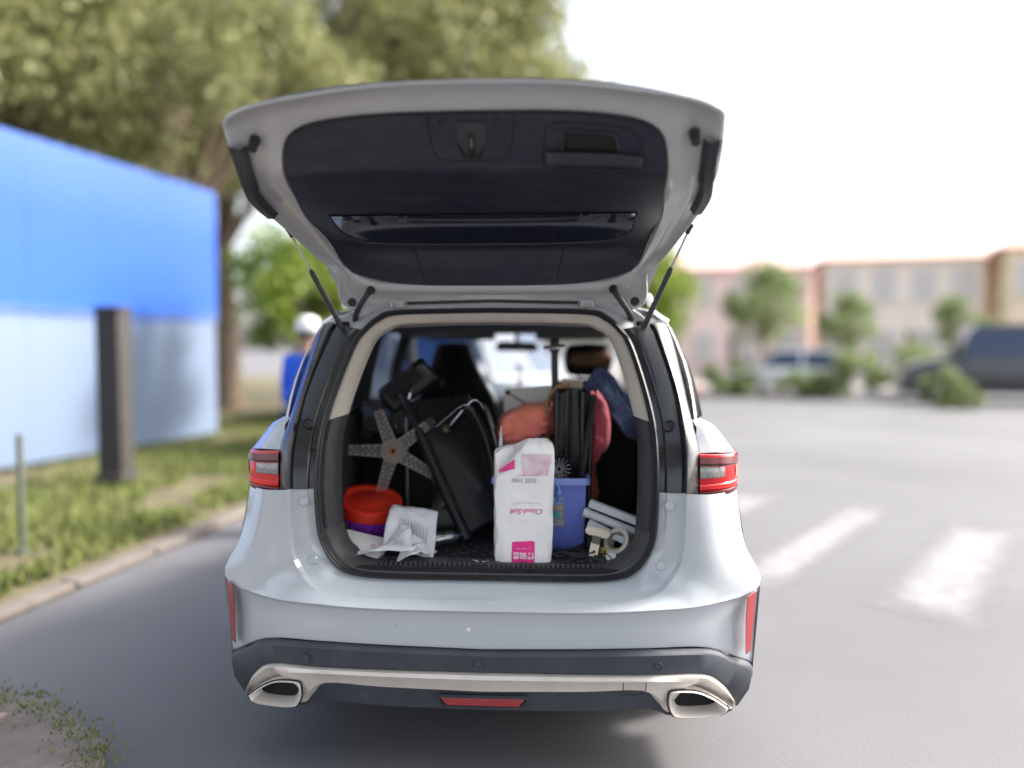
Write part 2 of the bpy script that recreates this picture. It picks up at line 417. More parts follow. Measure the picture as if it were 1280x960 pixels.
# ------------------------------------------------------------------ trees
M['bark'] = mat('bark', (.16, .115, .085), .9, var=.35, vscale=5, bump=.8, bscale=12)
def leafmat(name, c1, c2):
    m = mat(name, c1, .55, var=.1)
    nt = m.node_tree; b = nt.nodes['Principled BSDF']
    gi = nt.nodes.new('ShaderNodeNewGeometry'); rp = nt.nodes.new('ShaderNodeValToRGB')
    rp.color_ramp.elements[0].color = (*c1, 1); rp.color_ramp.elements[1].color = (*c2, 1)
    nt.links.new(gi.outputs['Random Per Island'], rp.inputs[0]); nt.links.new(rp.outputs[0], b.inputs['Base Color'])
    tl = nt.nodes.new('ShaderNodeBsdfTranslucent'); mx = nt.nodes.new('ShaderNodeMixShader'); mx.inputs[0].default_value = .35
    nt.links.new(rp.outputs[0], tl.inputs[0]); nt.links.new(b.outputs[0], mx.inputs[1]); nt.links.new(tl.outputs[0], mx.inputs[2])
    nt.links.new(mx.outputs[0], nt.nodes['Material Output'].inputs[0])
    return m
M['leaf_olive'] = leafmat('leaf_olive', (.17, .19, .065), (.33, .33, .15))
M['leaf_green'] = leafmat('leaf_green', (.16, .21, .08), (.30, .36, .15))
M['leaf_fresh'] = leafmat('leaf_fresh', (.10, .19, .02), (.32, .38, .05))
def leaf_mesh(name, seed, n, rad, zc, size, m, clumps=26, holes=True):
    r = np.random.default_rng(seed)
    cc = r.normal(0, 1, (clumps, 3)); cc /= np.linalg.norm(cc, axis=1)[:, None]; cc *= (r.uniform(.25, 1, clumps) ** .5)[:, None] * np.array(rad) * .80
    k = r.integers(0, clumps, n); cr = r.uniform(.20, .42, clumps) * np.mean(rad)
    d = r.normal(0, 1, (n, 3)); d /= np.linalg.norm(d, axis=1)[:, None]
    p = cc[k] + d * (r.uniform(0, 1, n) ** .45 * cr[k])[:, None] + np.array([0, 0, zc])
    u = r.normal(0, 1, (n, 3)); u /= np.linalg.norm(u, axis=1)[:, None]; w = np.cross(u, r.normal(0, 1, (n, 3))); w /= np.linalg.norm(w, axis=1)[:, None]
    s = (size * r.uniform(.6, 1.3, n))[:, None]
    v = np.zeros((n, 4, 3)); v[:, 0] = p - u * s; v[:, 1] = p + w * s * .45; v[:, 2] = p + u * s; v[:, 3] = p - w * s * .45
    me = bpy.data.meshes.new(name); me.from_pydata(v.reshape(-1, 3).tolist(), [], np.arange(n * 4).reshape(n, 4).tolist()); me.materials.append(m)
    return me, cc + np.array([0, 0, zc])
def make_tree(label, seed, h, rad, zc, trunk_r, n, size, m, group=None, name='street_tree', lean=0.0):
    t = thing(name, label, 'tree', (0, 0, 0), group)
    me, cc = leaf_mesh('crown', seed, n, rad, zc, size, m)
    o = bpy.data.objects.new('crown', me); C.objects.link(o); o.parent = t
    mb = MB(); top = V(lean, .1, zc * .96)
    tr = crv([(0, 0, -.05), (lean * .3 + .05, .04, zc * .35), (lean * .7 - .04, .02, zc * .68), top], 4)
    mb.tube(tr, [trunk_r * (1.25 if i == 0 else 1 - .07 * i) for i in range(len(tr))], 10)
    for q in range(0, len(cc), 2):
        b = tr[6 + q % 6]; e = Vector(cc[q]); mid = b.lerp(e, .5) + V(0, 0, .15)
        mb.tube(crv([b, mid, e], 3), [trunk_r * .38 * (1 - i / 8) for i in range(7)], 6)
    mb.build('trunk', M['bark'], t)
    return t
def put(t, x, y, rz, sc, z=0.0):
    t.location = (x, y, z); t.rotation_euler = (0, 0, rz); t.scale = (sc, sc, sc); return t
big = make_tree('big olive green street tree with thick trunk behind the hoarding', 3, 9, (3.4, 3.4, 2.8), 6.4, .30, 15000, .085, M['leaf_olive'], 'big olive green street trees')
put(big, -6.3, 10.6, .4, 1.0)
for k, (x, y, rz, sc) in enumerate(((-8.2, 8.6, 2.1, .95), (-4.9, 15.0, 4.0, 1.45), (-7.6, 15.5, 1.2, 1.15), (-4.6, 22, 3.0, 1.7), (-10.0, 12.5, .2, 1.25), (-12, 20, 2, 1.4), (-6, 25, 3, 1.5), (-9.5, 4.8, 5.0, 1.0), (-2.6, 19.0, 2.6, 1.4), (6.8, -3.2, 1.0, .95), (4.2, -8.2, 2.9, 1.1), (-4.2, -7.0, .7, 1.1), (.2, -10.0, 4.4, 1.2))):  # last four stand out of view behind the camera, added for shade and reflections
    c = put(copy_tree(big), x, y, rz, sc)
    c['label'] = ['slimmer street tree standing behind the pale end of the hoarding', 'tall street tree past the far end of the hoarding', 'large street tree well behind the hoarding', 'street tree beyond the white van ahead', 'broad street tree behind the middle of the hoarding', 'very large tree in the back row behind the hoarding', 'tallest tree in the back row by the roadside', 'street tree behind the near end of the hoarding', 'street tree overhanging the road straight ahead of the SUV', 'unseen street tree right of the camera, added to shade the ground', 'larger unseen street tree behind the camera, added for shade and paint reflections', 'unseen street tree behind the paved corner, added for shade and paint reflections', 'unseen street tree straight behind the camera, added for shade and paint reflections'][k]
fresh = make_tree('yellow green leafy young tree on the verge beside the SUV', 8, 4, (1.1, 1.1, 1.1), 2.35, .06, 5200, .065, M['leaf_fresh'], name='young_tree')
put(fresh, -3.55, 8.8, 0, 1.0)
c = put(copy_tree(fresh), 2.0, 14.2, 1.3, 1.15); c['label'] = 'bright green young tree showing beside the right gas strut'
# roadside planting and houses on the right
gt = make_tree('small round green tree before the pink house', 12, 4.6, (1.5, 1.5, 1.5), 3.0, .10, 3500, .10, M['leaf_green'], 'small trees before the houses', name='garden_tree')
put(gt, 6.9, 23, 0, 1.0)
for k, (x, y, s_) in enumerate(((11.2, 27.5, .85), (15.5, 27.5, .8), (4.2, 27, .9))):
    c = put(copy_tree(gt), x, y, k * 1.7, s_); c['label'] = ['small green tree before the tan house', 'small green tree before the orange brick house', 'small green tree by the near corner of the pink house'][k]
def bush(label, seed, x, y, rad, group='shrubs along the far kerb'):
    me, cc = leaf_mesh('foliage', seed, 1300, rad, rad[2] * .8, .09, M['leaf_green'], 12)
    o = bpy.data.objects.new('shrub', me); C.objects.link(o); o.location = (x, y, .02); tag(o, label, 'shrub', group)
for k, (x, y, r_) in enumerate(((5.6, 21.5, (1.0, .8, .7)), (7.6, 20.8, (.9, .8, .5)), (9.0, 20.4, (1.0, .8, .9)), (9.9, 16.9, (.9, .7, .55)), (11.8, 22.5, (1.2, .9, 1.0)), (2.9, 15.5, (.6, .5, .55)))):
    bush(['round shrub at the kerb below the pink house', 'low shrub beside the white hatchback', 'tall shrub between the white hatchback and the dark van', 'low clipped shrub in front of the dark van', 'bushy shrub behind the dark van', 'small shrub under the young tree across the road'][k], 40 + k, x, y, r_)
fl = MB()
r_ = np.random.default_rng(2)
for k in range(60): fl.lathe([(.0001, -.04), (.05, 0), (.0001, .04)], (2.75 + r_.normal(0, .16), 13.2 + r_.normal(0, .12), .62 + r_.normal(0, .05)), (0, 0, 1), 6)
pl = thing('flower_planter', 'planter of red flowers across the road past the SUV', 'planter', (2.75, 13.2, 0))
fl.build('flowers', mat('red_petals', (.55, .04, .03), .6), pl)
MB().box((2.75, 13.2, .26), (.55, .40, .5)).build('planter_box', mat('planter', (.12, .07, .05), .8), pl, bevel=.02)
pv = structure(sheet([(3.2, 24.4), (40, 18.5), (60, 60), (-4, 60), (-2, 26)], 0, 'far_pavement', mat('far_paving', (.36, .33, .31), .9, var=.1), .10))

M['win'] = mat('house_glass', (.58, .53, .51), .5, coat=.8)
M['car_glass'] = mat('car_glass', (.015, .035, .085), .10, coat=.5)
M['win_frame'] = mat('window_frame', (.7, .7, .68), .5)
def house(label, x, y, w, d, h, rz, wall, roofc, stories=2, nwin=4):
    t = thing('house', label, 'house', (0, 0, 0), 'houses across the road')
    wm = mat('render', wall, .85, var=.08, vscale=1.5, bump=.2, bscale=30); rm = mat('roof_tile', roofc, .8, var=.2, vscale=4)
    MB().box((0, 0, h / 2), (w, d, h)).build('wall', wm, t, bevel=.03)
    MB().add([(-w / 2 - .4, -d / 2 - .4, h), (w / 2 + .4, -d / 2 - .4, h), (w / 2 + .4, d / 2 + .4, h), (-w / 2 - .4, d / 2 + .4, h), (-w / 2 + d * .4, 0, h + 1.25), (w / 2 - d * .4, 0, h + 1.25)], [(0, 1, 5, 4), (1, 2, 5), (2, 3, 4, 5), (3, 0, 4), (3, 2, 1, 0)]).build('roof', rm, t, smooth=0)
    for s_ in range(stories):
        for k in range(nwin):
            wx = -w / 2 + w * (k + .5) / nwin; wz = 1.5 + s_ * h / stories
            wo = MB().box((wx, -d / 2 - .01, wz), (.96, .10, 1.3)).build('window', M['win_frame'], t, bevel=.01)
            for q in (-1, 1): MB().box((wx + q * .22, -d / 2 - .055, wz), (.40, .03, 1.16)).build('pane', M['win'], wo)
            MB().box((wx, -d / 2 - .08, wz - .70), (1.1, .16, .07)).build('sill', M['win_frame'], wo)
    MB().box((w * .1, -d / 2 - .02, 1.05), (1.0, .08, 2.1)).build('door', mat('door', (.12, .07, .05), .5), t, bevel=.01)
    t.location = (x, y, .1); t.rotation_euler = (0, 0, rz)
house('pink rendered house with dusty pink roof behind the small round tree', 8.2, 36, 7.5, 5, 5.0, -.12, (.86, .66, .62), (.74, .50, .46))
house('tan rendered house with terracotta roof next to the pink house', 15.5, 34, 6.2, 5, 5.2, -.18, (.88, .77, .68), (.78, .52, .44))
house('orange brick house with brown roof behind the dark van', 21.6, 31.5, 5.6, 5, 5.4, -.22, (.85, .70, .50), (.70, .48, .40))
house('dull red house at the end of the row of houses', 27.5, 29, 5.6, 5, 5.2, -.26, (.80, .56, .54), (.66, .44, .42))

# ------------------------------------------------------------------ other vehicles
def simple_car(name, label, paint, L, W, H, group=None, van=False, cat='car'):
    """nose towards +Y, origin on the ground under the middle"""
    t = thing(name, label, cat, (0, 0, 0), group)
    pm = mat('car_paint', paint, .3, coat=1.0)
    hL = L / 2; bz = H * .58
    # (y, belt z, half width)
    lower = [(-hL, .62, .80), (-hL + .03, bz - .05, .88), (-hL + .25, bz, .95), (-.4, bz, 1.0), (hL - 1.45, bz, 1.0), (hL - 1.2, bz - .02, .99), (hL - .5, bz - .12, .95), (hL - .12, bz - .26, .88), (hL, .62, .78)]
    rows = []
    for y, zt, k in lower:
        w = W / 2 * k; lo = .26
        rows.append([V(-w * .93, y, lo), V(-w, y, lo + .16), V(-w * 1.0, y, .5 * (lo + zt)), V(-w * .985, y, zt - .06), V(-w * .93, y, zt), V(-w * .5, y, zt + .02), V(0, y, zt + .025), V(w * .5, y, zt + .02), V(w * .93, y, zt), V(w * .985, y, zt - .06), V(w, y, .5 * (lo + zt)), V(w, y, lo + .16), V(w * .93, y, lo)])
    mb = MB().grid(rows, True); mb.add(rows[0], [tuple(range(13))]); mb.add(rows[-1], [tuple(range(12, -1, -1))])
    mb.build('body', pm, t, smooth=45)
    # greenhouse
    f0, f1 = hL - 1.30, hL - (1.95 if not van else 1.75); b0, b1 = -hL + .14, -hL + (.75 if not van else .35)
    wb, wt = W / 2 * .93, W / 2 * .72
    def ring_(z, k):
        w = wb + (wt - wb) * k; yf = f0 + (f1 - f0) * k; yb = b0 + (b1 - b0) * k
        return [V(-w, yb, z), V(0, yb - .04, z), V(w, yb, z), V(w, (yf + yb) / 2, z), V(w, yf, z), V(0, yf + .07, z), V(-w, yf, z), V(-w, (yf + yb) / 2, z)]
    g0, g1, g2 = ring_(bz, 0), ring_(H - .10, .9), ring_(H - .02, 1.12)
    mb = MB().grid([g0, g1, g2], True); mb.add(g2, [tuple(range(8))]); mb.build('cabin', pm, t, smooth=30)
    def quad(a, b, c, d, name, n):
        mb = MB(); P4 = [Vector(p) for p in (a, b, c, d)]; ctr = sum(P4, V(0, 0, 0)) / 4
        mb.add([ctr + (p - ctr) * .90 + Vector(n) * .012 for p in P4], [(0, 1, 2, 3)]); return mb.build(name, M['car_glass'], t, smooth=0, solid=.004)
    quad(g0[6], g0[5], g1[5], g1[6], 'windscreen', (0, 1, .3)); quad(g0[5], g0[4], g1[4], g1[5], 'windscreen', (0, 1, .3))
    quad(g0[0], g0[1], g1[1], g1[0], 'rear_window', (0, -1, .2)); quad(g0[1], g0[2], g1[2], g1[1], 'rear_window', (0, -1, .2))
    for a, b, s_ in ((2, 3, 1), (3, 4, 1), (6, 7, -1), (7, 0, -1)):
        quad(g0[a], g0[b], g1[b], g1[a], 'side_window', (s_, 0, .2))
    wh0 = None
    for s_ in (-1, 1):
        for y in (-hL + .85, hL - .90):
            if wh0 is None:
                w = MB(); w.lathe([(.20, -.10), (.30, -.105), (.33, -.07), (.335, 0), (.33, .07), (.30, .105), (.20, .10)], (0, 0, 0), (1, 0, 0), 28); wh = w.build('wheel', M['tyre'], t); wh0 = wh
                w = MB(); w.lathe([(.0001, .08), (.06, .085), (.19, .07), (.21, .10)], (0, 0, 0), (1, 0, 0), 20)
                w.lathe([(.0001, -.08), (.06, -.085), (.19, -.07), (.21, -.10)], (0, 0, 0), (1, 0, 0), 20); w.build('rim', M['rim'], wh)
            else: wh = copy_tree(wh0, t)
            wh.location = (s_ * (W / 2 - .09), y, .335)
        MB().box((s_ * W * .36, hL - .10, bz - .30), (.34, .16, .13), (0, 0, -s_ * .25)).build('headlamp', M['lamp_clear'], t, bevel=.03)
        MB().box((s_ * W * .40, -hL + .05, bz - .14), (.20, .12, .20)).build('tail_lamp', M['lamp_red'], t, bevel=.02)
        m_ = MB(); m_.lathe([(.0001, -.09), (.06, -.08), (.095, -.02), (.09, .03), (.0001, .035)], (s_ * (W / 2 + .10), hL - 1.45, bz + .10), (0, -1, 0), 14); m_.build('door_mirror', pm, t)
        MB().box((s_ * (W / 2 + .0), hL - 1.45, bz + .03), (.16, .05, .05)).build('mirror_arm', M['black_plastic'], t)
        for y in (-.55, .45): MB().box((s_ * (W / 2 + .004), y - .1, bz - .12), (.03, .16, .03)).build('door_handle', pm, t, bevel=.008)
    MB().box((0, hL - .01, .60), (W * .45, .06, .16)).build('grille', M['gloss_black'], t, bevel=.02)
    MB().box((0, hL - .03, .36), (W * .8, .10, .14)).build('lower_grille', M['cladding'], t, bevel=.03)
    return t
wv = simple_car('white_van', 'white van parked just ahead, seen through the windscreen', (.44, .45, .47), 4.6, 1.85, 1.92, van=True, cat='van')
wv.location = (-.98, 8.0, 0); wv.rotation_euler = (0, 0, R(-118))
dv = simple_car('dark_van', 'dark grey van parked at the far kerb before the houses', (.035, .037, .042), 4.9, 1.95, 2.15, 'vehicles parked at the far kerb', van=True, cat='van')
dv.location = (12.4, 19.6, 0); dv.rotation_euler = (0, 0, R(75))
wc_ = simple_car('white_hatchback', 'white hatchback parked at the far kerb left of the dark van', (.68, .68, .67), 4.1, 1.75, 1.5, 'vehicles parked at the far kerb')
wc_.location = (7.3, 22.3, 0); wc_.rotation_euler = (0, 0, R(78))
pc = simple_car('silver_car', 'silver car parked past the hoarding behind the person in blue', (.50, .52, .54), 4.3, 1.8, 1.5)
pc.location = (-4.3, 13.5, .0); pc.rotation_euler = (0, 0, R(10))

# ------------------------------------------------------------------ person in blue beside the SUV
M['skin'] = mat('skin', (.42, .26, .19), .55, sss=.1)
M['jacket'] = mat('blue_jacket', srgb(30, 90, 215), .7, var=.12, vscale=9, bump=.4, bscale=30)
M['denim'] = mat('dark_denim', (.03, .045, .09), .85, var=.2, vscale=20)
M['cap'] = mat('white_cap', (.75, .75, .76), .7)
M['hair'] = mat('dark_hair', (.02, .016, .013), .6)
M['cuff'] = mat('orange_cuff', (.62, .25, .14), .7)
M['shoe'] = mat('shoe', (.05, .05, .055), .6)
def skinned(name, verts, edges, radii, m, parent, sub=2, root=0):
    me = bpy.data.meshes.new(name); me.from_pydata(verts, edges, []); o = bpy.data.objects.new(name, me); C.objects.link(o); o.parent = parent
    md = o.modifiers.new('skin', 'SKIN')
    if not me.skin_vertices: me.attributes.new('skin', 'FLOAT', 'POINT')
    for i, r in enumerate(radii):
        r = r if isinstance(r, tuple) else (r, r)
        me.skin_vertices[0].data[i].radius = r
    me.skin_vertices[0].data[root].use_root = True
    md.use_smooth_shade = True
    s_ = o.modifiers.new('sub', 'SUBSURF'); s_.levels = sub; s_.render_levels = sub
    me.materials.append(m); return o
def skin_layer(name, verts, edges, radii, m, parent, root=0):
    # a skin layer needs the skin customdata: made through bmesh
    me = bpy.data.meshes.new(name); bm = bmesh.new(); ly = bm.verts.layers.skin.verify()
    bv = []
    for p, r in zip(verts, radii):
        v = bm.verts.new(p); r = r if isinstance(r, tuple) else (r, r); v[ly].radius = r; bv.append(v)
    bv[root][ly].use_root = True
    for a, b in edges: bm.edges.new((bv[a], bv[b]))
    bm.to_mesh(me); bm.free()
    o = bpy.data.objects.new(name, me); C.objects.link(o); o.parent = parent
    md = o.modifiers.new('skin', 'SKIN'); md.use_smooth_shade = True
    s_ = o.modifiers.new('sub', 'SUBSURF'); s_.levels = 2; s_.render_levels = 2
    me.materials.append(m); return o
pr = thing('person', 'person in blue jacket, jeans and white cap standing beside the SUV', 'person', (0, 0, 0))
bv = [(0, 0, .95), (0, 0, 1.10), (0, .01, 1.28), (0, .01, 1.40), (0, -.005, 1.47), (0, .0, 1.53),
      (-.17, 0, 1.38), (-.24, .02, 1.12), (-.16, .22, 1.02), (.17, 0, 1.38), (.25, .02, 1.12), (.18, .20, .98),
      (-.09, 0, .90), (-.10, .02, .50), (-.10, 0, .09), (.09, 0, .90), (.10, .02, .50), (.10, 0, .09)]
be = [(0, 1), (1, 2), (2, 3), (3, 4), (4, 5), (3, 6), (6, 7), (7, 8), (3, 9), (9, 10), (10, 11), (0, 12), (12, 13), (13, 14), (0, 15), (15, 16), (16, 17)]
br = [(.15, .11), (.14, .10), (.16, .11), (.12, .08), .055, .05, .055, .042, .03, .055, .042, .03, .085, .055, .04, .085, .055, .04]
skin_layer('body', bv, be, br, M['skin'], pr)
h = MB(); rows = []
for k in range(13):
    a = math.pi * k / 12; z = 1.615 + .115 * math.cos(a); w = math.sin(a)
    rows.append([V(.075 * w * math.cos(b) * (.86 if z < 1.57 else 1), .095 * w * math.sin(b) + .01 * (z < 1.6), z) for b in [2 * math.pi * q / 20 for q in range(20)]])
h.grid(rows, True); h.lathe([(.0001, .03), (.012, .015), (.016, 0)], (0, .092, 1.60), (0, 1, -.3), 8)
for s_ in (-1, 1): h.lathe([(.0001, -.012), (.022, -.006), (.028, .0), (.022, .008), (.0001, .010)], (s_ * .076, -.005, 1.605), (s_, 0, 0), 10)
h.build('head', M['skin'], pr)
for s_ in (-1, 1): MB().lathe([(.0001, .006), (.010, .003), (.013, 0)], (s_ * .032, .083, 1.622), (0, 1, 0), 10).build('eye', M['hair'], pr)
MB().box((0, .088, 1.563), (.045, .012, .010)).build('mouth', mat('lips', (.30, .12, .10), .5), pr, bevel=.004)
h = MB(); h.lathe([(.085, -.055), (.090, -.02), (.086, .0)], (0, -.012, 1.635), (0, 0, 1), 20); h.build('hair', M['hair'], pr)
h = MB(); h.lathe([(.094, -.008), (.098, .02), (.094, .065), (.070, .105), (.03, .122), (.0001, .126)], (0, -.004, 1.632), (0, 0, 1), 24)
h.grid([[V(.085 * math.cos(b), .06 + .035 * math.sin(b), 1.642) for b in [math.pi * q / 10 for q in range(11)]], [V(.08 * math.cos(b), .08 + .085 * math.sin(b), 1.632) for b in [math.pi * q / 10 for q in range(11)]]])
h.build('cap', M['cap'], pr, solid=.004)
jv = [bv[0], bv[1], bv[2], bv[3], bv[6], bv[7], (-.175, .18, 1.04), bv[9], bv[10], (.192, .165, 1.005), (0, 0, 1.45), (0, 0, .86)]
skin_layer('jacket', jv, [(0, 1), (1, 2), (2, 3), (3, 4), (4, 5), (5, 6), (3, 7), (7, 8), (8, 9), (3, 10), (0, 11)], [(.185, .14), (.18, .135), (.195, .14), (.15, .105), .085, .065, .052, .085, .065, .052, .075, (.19, .145)], M['jacket'], pr)
skin_layer('trousers', [(0, 0, .93), bv[12], bv[13], (-.10, 0, .10), bv[15], bv[16], (.10, 0, .10)], [(0, 1), (1, 2), (2, 3), (0, 4), (4, 5), (5, 6)], [(.16, .12), .105, .075, .065, .105, .075, .065], M['denim'], pr)
for s_, q in ((-1, V(-.16, .22, 1.02)), (1, V(.18, .20, .98))):
    a = q + V(s_ * .004, -.03, .015)
    MB().tube([a, a + (q - a) * 1.6], .046, 10).build('cuff', M['cuff'], pr)
    hd2 = MB(); d = V(-s_ * .15, .9, -.35).normalized()
    pl_ = q + d * .045
    hd2.tube([q, pl_ - d * .01, pl_ + d * .035], [.026, .036, .033], 10, flat=.55)
    side = d.cross(V(0, 0, 1)).normalized()
    for k, (o_, ln) in enumerate(((-.026, .060), (-.009, .072), (.009, .068), (.026, .052))):
        b0 = pl_ + d * .03 + side * o_
        hd2.tube(crv([b0, b0 + d * ln * .5 + V(0, 0, -.008), b0 + d * ln * .8 + V(0, 0, -.032)], 3), .0085, 7)
    hd2.tube(crv([pl_ - side * .03 * s_, pl_ - side * .055 * s_ + d * .02, pl_ - side * .055 * s_ + d * .05], 3), .0095, 7)
    hd2.build('hand', M['skin'], pr)
    sh = MB(); sh.tube([V(s_ * .10, -.09, .045), V(s_ * .10, -.05, .05), V(s_ * .105, .06, .048), V(s_ * .11, .15, .036), V(s_ * .11, .185, .03)], [.03, .048, .05, .042, .022], 10, flat=.95); sh.build('shoe', M['shoe'], pr)
pr.location = (-1.76, 3.62, 0); pr.rotation_euler = (0, 0, R(-20))
# ------------------------------------------------------------------ the white SUV (rear at y=0, nose towards +Y)
car = thing('parked_suv', 'white SUV with its tailgate open and boot full of clutter', 'car')
N = 4
# closed half contours round the boot opening, from bottom centre outwards and up to top centre
SO = crv([(0, .13, .679), (.33, .13, .679), (.474, .132, .690), (.538, .132, .723), (.580, .132, .784), (.600, .126, .855), (.606, .115, 1.0), (.607, .14, 1.113), (.604, .197, 1.228), (.578, .272, 1.364), (.534, .347, 1.513), (.498, .379, 1.569), (.444, .409, 1.622), (.364, .423, 1.647), (0, .426, 1.654)], N)
FO = crv([(0, .06, .6375), (.345, .06, .639), (.497, .065, .646), (.590, .080, .668), (.647, .10, .725), (.676, .108, .797), (.686, .108, 1.0), (.692, .145, 1.13), (.686, .20, 1.24), (.668, .27, 1.37), (.625, .36, 1.53), (.60, .40, 1.59), (.53, .425, 1.645), (.40, .44, 1.672), (0, .445, 1.68)], N)
BI = crv([(0, .20, .717), (.335, .20, .719), (.437, .20, .728), (.487, .196, .751), (.523, .19, .79), (.540, .182, .854), (.545, .18, 1.0), (.547, .217, 1.162), (.535, .26, 1.25), (.51, .33, 1.37), (.475, .39, 1.49), (.45, .42, 1.54), (.40, .44, 1.573), (.32, .45, 1.59), (0, .453, 1.597)], N)
RI = [p.lerp(q, .36) + V(0, -.006, 0) for p, q in zip(SO, BI)]
FO2 = [p + V(.010 if p.x > .3 else 0, -.016, -.004 if p.z < .75 else 0) for p in FO]
def idx(k): return int(k * N)
full = lambda row, a=0, b=14: row[idx(a):idx(b) + 1]

# painted flange below, black pillar lining at the sides, painted gutter above
mb = MB(); A = full(SO, 0, 6); B = full(FO, 0, 6); B2 = full(FO2, 0, 6)
mb.grid([mirror(r) for r in (A, lerp(A, B, .25), shift(lerp(A, B, .35), (0, -.006, 0)), lerp(A, B, .8), B, lerp(B, B2, .7), B2)])
mb.build('boot_flange', M['paint'], car, smooth=30)
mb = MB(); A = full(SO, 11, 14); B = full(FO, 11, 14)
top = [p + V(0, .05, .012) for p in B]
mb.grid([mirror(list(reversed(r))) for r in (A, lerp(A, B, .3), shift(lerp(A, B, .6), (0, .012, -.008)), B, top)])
mb.build('roof_gutter', M['shaded_paint'], car)
for s in (-1, 1):
    A = sx(full(SO, 6, 11), s); B = sx(full(FO, 6, 11), s); B2 = sx(full(FO2, 6, 11), s)
    t = MB().grid([A, lerp(A, B, .2), shift(lerp(A, B, .3), (0, -.008, 0)), shift(lerp(A, B, .9), (0, -.006, 0)), B]).build('pillar_lining', M['gloss_black'], car, smooth=30)
    d = MB(); d.lathe([(.0001, -.006), (.012, -.006), (.017, -.003), (.019, .004)], (.645 * s, .178, 1.225), (0, -1, .35)); d.build('clip', M['black_plastic'], t)
    j = MB(); j.tube([V(p.x * s, p.y - .008, p.z) for p in (V(.612, .155, 1.135), V(.65, .150, 1.132), V(.690, .148, 1.13))], .0022, 5); j.build('joint_line', M['under'], t)
    # outer pillar cladding between the lining and the quarter glass
    O = crv([(s * .752, .172, .985), (s * .757, .192, 1.128), (s * .738, .25, 1.24), (s * .720, .325, 1.37), (s * .688, .405, 1.53), (s * .665, .435, 1.592)], N)
    MB().grid([B, B2, shift(lerp(B2, O, .25), (0, -.010, 0)), shift(lerp(B2, O, .85), (0, -.008, 0)), O, shift(O, (0, .02, 0))]).build('pillar_cladding', M['gloss_black'], car, smooth=40)
    # painted lower quarter panel with the bumper shoulder
    for (cx, cz, yy) in ((.640, .958, .103), (.610, .750, .094)):
        d = MB(); d.lathe([(.0001, .0012), (.014, .0012), (.0155, -.0005), (.017, .0010), (.019, -.002)], (cx * s, yy, cz), (0, -1, .1)); d.build('body_plug', M['paint'], car)

# seal and inner lining ring
mb = MB(); prof = [(0, 0), (.12, -.016), (.40, -.024), (.62, -.020), (.66, -.012), (.72, -.016), (.95, -.012), (1.0, .004)]
def ring(A, B, t, dy, a=0, b=14):
    h = [p.lerp(q, t) + V(0, dy, 0) for p, q in zip(full(A, a, b), full(B, a, b))]
    return h
rows = []
for t, dy in prof:
    h = ring(SO, RI, t, dy)
    rows.append(h + [V(-p.x, p.y, p.z) for p in reversed(h[1:-1])])
mb.grid([list(c) for c in zip(*rows)] + [[r[0] for r in rows]])
mb.build('boot_seal', M['rubber'], car, smooth=50)
for s in (-1, 1):
    rr = [sx(ring(RI, BI, t, dy, 5, 8), s) for t, dy in ((0, -.004), (.3, -.018), (.8, -.016), (1.0, -.004), (1.06, .06))]
    MB().grid(rr).build('side_lining', M['dark_trim'], car)
rr = [mirror(ring(RI, BI, t, dy, 0, 5)) for t, dy in ((0, -.004), (.25, -.012), (.8, -.004), (1.0, .004), (1.03, .07))]
sill = MB().grid(rr).build('sill_plate', M['sill'], car)
for i in range(46):
    x = -.40 + .80 * i / 45
    if -.06 < x < .0: continue
    MB().box((x, .176, .7125), (.008, .036, .010), (R(28), 0, 0)).build('rib', M['sill'], sill, smooth=0)
rr = [mirror(list(reversed(ring(RI, BI, t, dy, 8, 14)))) for t, dy in ((0, -.004), (.2, -.012), (.85, -.010), (1.0, .002), (1.04, .05))]
MB().grid(rr).build('headlining_edge', M['beige'], car)

# bumper, cladding, skid strip: lofts between matched half contours, centre to corner
FQ = full(FO2, 0, 6)
Bc = crv([(0, .0, .612), (.34, .0, .614), (.56, .012, .622), (.775, .078, .626), (.975, .205, .660), (.926, .240, .80), (.908, .295, .985)], N)
bul = [0, 0, .004, .012, .036, .050, .055]
def bulge(A, B, t, k):
    out = []
    for i, (p, q) in enumerate(zip(A, B)):
        f = i / N; j = min(int(f), len(bul) - 2); w = bul[j] * (1 - (f - j)) + bul[j + 1] * (f - j)
        out.append(p.lerp(q, t) + V(0, -w * k * math.sin(math.pi * t), 0))
    return out
rows = [mirror(bulge(FQ, Bc, t, 1)) for t in (0, .06, .2, .35, .5, .65, .8, .92, 1.0)]
MB().grid(rows).build('rear_quarter', M['paint'], car, smooth=50)
B4 = full(Bc, 0, 4)
Cc = crv([(0, .0, .474), (.34, .0, .482), (.56, .012, .486), (.776, .085, .464), (.953, .205, .365)], N)
rows = []
for t, dy in ((0, 0), (.015, -.001), (.05, .004), (.14, .010), (.5, .012), (.9, .006), (.97, .008), (1.0, .016)):
    rows.append(mirror(shift(lerp(B4, Cc, t), (0, dy, 0))))
bump_o = MB().grid(rows).build('rear_bumper', M['paint'], car, smooth=25)
Cc = crv([(0, .0, .474), (.34, .0, .482), (.56, .012, .486), (.776, .085, .464), (.872, .145, .412), (.953, .205, .365), (.945, .206, .295)], N)
Dc = crv([(0, .0, .399), (.34, .0, .401), (.56, .008, .402), (.748, .066, .386), (.822, .105, .340), (.868, .140, .275), (.897, .20, .214)], N)
rows = [mirror(shift(lerp(Cc, Dc, t), (0, dy, 0))) for t, dy in ((0, .012), (.04, -.008), (.16, -.016), (.9, -.006), (1, .004))]
clad = MB().grid(rows).build('bumper_cladding', M['cladding'], car, smooth=40)
